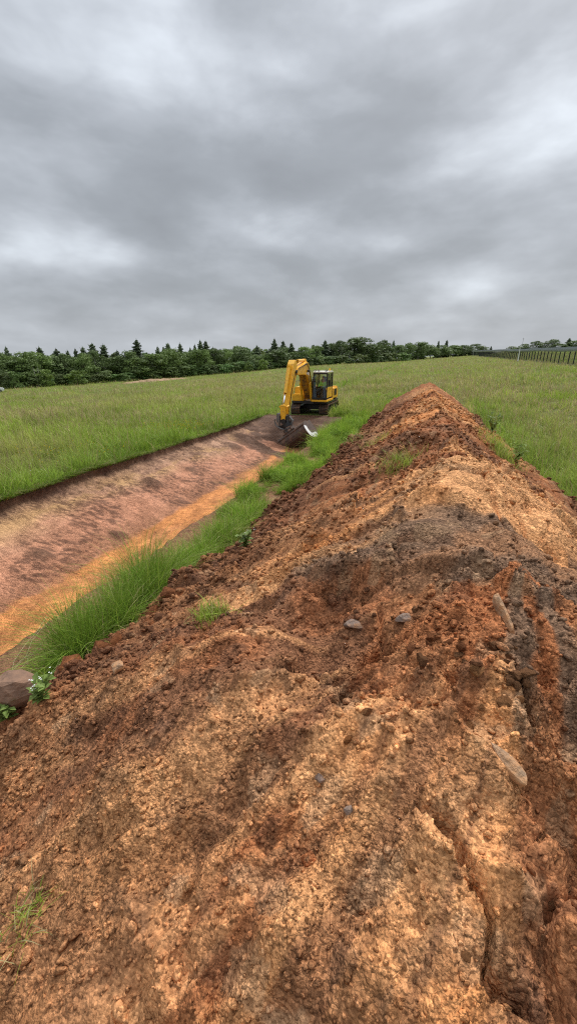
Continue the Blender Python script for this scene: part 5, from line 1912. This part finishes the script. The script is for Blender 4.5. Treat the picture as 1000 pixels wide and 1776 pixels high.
def build_fence():
    root = empty('wire_fence', (*fence_xy(0), float(terrain(*fence_xy(0)))))
    tag(root, 'long dark post and mesh fence topped with grey coiled wire at the right', 'fence')
    P0 = Vector(root.location)
    bay, H = 3.0, 2.0
    mb = MB(); mb.box((0, 0, H / 2 - .2), (.15, .15, H + .4)); mb.box((0, 0, H + .05), (.14, .14, .04)); mb.prism([(-.03, H), (.03, H), (.03, H + .75), (-.03, H + .75)], -.03, .03)
    pm = mb.mesh('fence_post', M['fence_post'])
    mb = MB()
    for k in range(9): mb.box((0, bay / 2, .2 + k * (H - .25) / 8), (.018, bay - .12, .018))
    for k in range(14): mb.box((0, .12 + k * (bay - .24) / 13, H / 2), (.016, .016, H - .1))
    wm = mb.mesh('mesh_panel', M['fence_post'])
    mb = MB()
    for ph in (0, math.pi):
        pts = [(.36 * math.cos(a + ph), bay * a / (2 * math.pi * 13), H + .42 + .36 * math.sin(a + ph)) for a in np.linspace(0, 2 * math.pi * 13, 13 * 9)]
        mb.tube(pts, .022, 3, False)
    for zz in (H + .10, H + .42, H + .76): mb.box((0, bay / 2, zz), (.02, bay, .02))
    cm = mb.mesh('wire_coil', M['wire'])
    mb = MB(); mb.box((0, bay / 2, .02), (.12, bay - .13, .22)); km = mb.mesh('kerb_board', M['gravel'])
    for i in range(78):
        t = i * bay
        x, y = fence_xy(t); x2, y2 = fence_xy(t + bay)
        z, z2 = float(terrain(x, y)), float(terrain(x2, y2))
        loc = Vector((x, y, z)) - P0
        link('fence_post', pm, root, loc, (random.gauss(0, .01), random.gauss(0, .012), 0))
        sh = (math.atan2(z2 - z, bay), 0, -math.atan2(x2 - x, y2 - y))
        if i < 60:
            link('mesh_panel', wm, root, loc, sh)
        link('wire_coil', cm, root, loc, sh)
        link('kerb_board', km, root, loc, sh)
    # the far corner, where the fence turns away to the left
    x, y = fence_xy(78 * bay)
    for k in range(5):
        xx = x - 3.0 * k
        z = float(terrain(xx, y)); z2 = float(terrain(xx - 3, y))
        loc = Vector((xx, y, z)) - P0
        link('fence_post', pm, root, loc)
        link('wire_coil', cm, root, loc, (math.atan2(z2 - z, bay), 0, math.pi / 2))
        link('mesh_panel', wm, root, loc, (math.atan2(z2 - z, bay), 0, math.pi / 2))


build_fence()


def lamp_post(px, D, top_py, label):
    d = ray(px, 620); a = math.atan2(d[0], d[1])
    x, y = D * math.sin(a), D * math.cos(a)
    z = float(terrain(x, y))
    dt = ray(px, top_py)
    h = CAM[2] + D * dt[2] / math.hypot(dt[0], dt[1]) - z
    root = empty('lamp_post', (x, y, z))
    mb = MB(); mb.tube([(0, 0, -.1), (0, 0, h * .5), (0, 0, h)], [.13, .10, .08], 10); mb.obj('pole', M['white'], root)
    mb = MB(); mb.tube([(0, 0, h), (0, 0, h + .1), (.15, -.2, h + .16)], .06, 8); mb.obj('arm', M['white'], root)
    mb = MB(); mb.box((.15, -.32, h + .12), (.55, .75, .28)); hd = mb.obj('lamp_head', M['white'], root, .08)
    mb = MB(); mb.box((.15, -.32, h - .03), (.4, .5, .02)); mb.obj('lens', M['lamp_glass'], hd)
    mb = MB(); mb.box((0, 0, .06), (.45, .45, .2)); mb.obj('base_plate', M['gravel'], root, .02)
    tag(root, label, 'lamp post', 'lamp posts along the fence')
    return root


lamp_post(898, 118, 602, 'white lamp post with bright round head, nearest along the fence')
lamp_post(916, 180, 608, 'small pale lamp post right of the brightest one behind the fence')
lamp_post(819, 290, 602, 'tiny pale lamp post at the far end of the fence')
# thin mast
d = ray(901, 620); a = math.atan2(d[0], d[1]); D = 150
x, y = D * math.sin(a), D * math.cos(a); z = float(terrain(x, y)); dt = ray(901, 586)
h = CAM[2] + D * dt[2] / math.hypot(dt[0], dt[1]) - z
root = empty('mast', (x, y, z))
mb = MB(); mb.tube([(0, 0, -.1), (0, 0, h)], [.07, .03], 8); mb.obj('pole', M['steel'], root)
mb = MB(); mb.box((0, 0, h * .97), (.5, .03, .03)); mb.box((0, 0, h * .92), (.4, .03, .03)); mb.obj('crossbar', M['steel'], root)
tag(root, 'thin grey mast rising above the trees behind the fence', 'mast')


# ------------------------------------------------------------------ low spoil bank far away at the left
def far_heap():
    P = [px_ground(px, py, terrain, 260) for px, py in ((212, 666), (240, 663), (270, 661), (298, 659), (322, 656))]
    P = np.array(P)
    V, F, C = [], [], []
    n, m = 60, 13
    for i in range(n):
        t = i / (n - 1) * (len(P) - 1)
        k = min(int(t), len(P) - 2)
        c = P[k] + (P[k + 1] - P[k]) * (t - k)
        dr = P[k + 1] - P[k]; dr = dr / np.linalg.norm(dr[:2]); nn = np.array([-dr[1], dr[0]])
        hgt = 0.6 * math.sin(math.pi * i / (n - 1)) ** 0.5 * (0.75 + 0.5 * float(vn(i * .35, 2.0, 5)))
        for j in range(m):
            u = j / (m - 1) * 2 - 1
            x, y = c[0] + nn[0] * u * 1.6, c[1] + nn[1] * u * 1.6
            z = float(terrain(x, y)) - 0.05 + hgt * (1 - abs(u)) ** 0.9 + 0.12 * (float(fbm(i * .5, j * .7, 8, 3)) - .5) * (1 - abs(u))
            V.append((x, y, z))
            C.append(np.array([0.36, 0.25, 0.15]) * (0.7 + 0.6 * float(vn(i * .6, j * .5, 9))))
    for i in range(n - 1):
        for j in range(m - 1):
            a = i * m + j
            F.append((a, a + 1, a + m + 1, a + m))
    o = link('soil_bank', np_mesh('soil_bank', np.array(V), np.array(F), M['soil'], True, np.array(C)))
    tag(o, 'low bank of bare orange soil in the distance before the wood', 'soil heap')


far_heap()


# ------------------------------------------------------------------ white car at the left edge, mostly out of the picture
def far_car():
    d = ray(-26, 620); a = math.atan2(d[0], d[1]); D = 112
    x, y = D * math.sin(a), D * math.cos(a)
    root = empty('parked_car', (x, y, float(terrain(x, y))), (0, 0, R(52)))
    tag(root, 'white car parked before the wood, cut by the left edge', 'car')
    body = [(-2.1, .35), (-2.15, .8), (-1.9, .95), (-1.2, 1.0), (-.55, 1.5), (.9, 1.52), (1.7, 1.02), (2.1, .92), (2.15, .4)]
    rz = Matrix.Rotation(math.pi / 2, 4, 'Z')
    mb = MB(); mb.prism(body, -.85, .85, rz); mb.obj('body', M['white'], root, .06)
    for s in (-1, 1):
        mb = MB(); mb.prism([(-1.0, 1.02), (-.5, 1.42), (.1, 1.43), (.1, 1.02)], s * .853 - .004, s * .853 + .004, rz); mb.obj('side_window', M['black'], root)
        mb = MB(); mb.prism([(.18, 1.02), (.18, 1.43), (.85, 1.44), (1.4, 1.04)], s * .853 - .004, s * .853 + .004, rz); mb.obj('side_window', M['black'], root)
        for yy in (-1.35, 1.35):
            w = empty('wheel'); w.parent = root
            c = rz @ Vector((s * .76, yy, .33)); dx = rz @ Vector((.1, 0, 0))
            mb = MB(); mb.tube([c - dx, c + dx], .33, 18); mb.obj('tyre', M['rubber'], w)
            mb = MB(); mb.tube([c - dx * 1.05, c + dx * 1.05], .2, 12); mb.obj('rim', M['steel'], w)
        for yy, mt in ((-2.1, 'lamp_glass'), (2.1, 'clod_red')):
            mb = MB(); mb.box((s * .65, yy, .78), (.3, .12, .14), rz); mb.obj('headlight' if yy < 0 else 'tail_light', M[mt], root)


far_car()
scene.cycles.use_denoising = False
scene.cycles.filter_width = 1.15
scene.cycles.sample_clamp_indirect = 3.0
scene.cycles.max_bounces = 6
scene.cycles.diffuse_bounces = 3
scene.cycles.glossy_bounces = 2
scene.cycles.transparent_max_bounces = 12
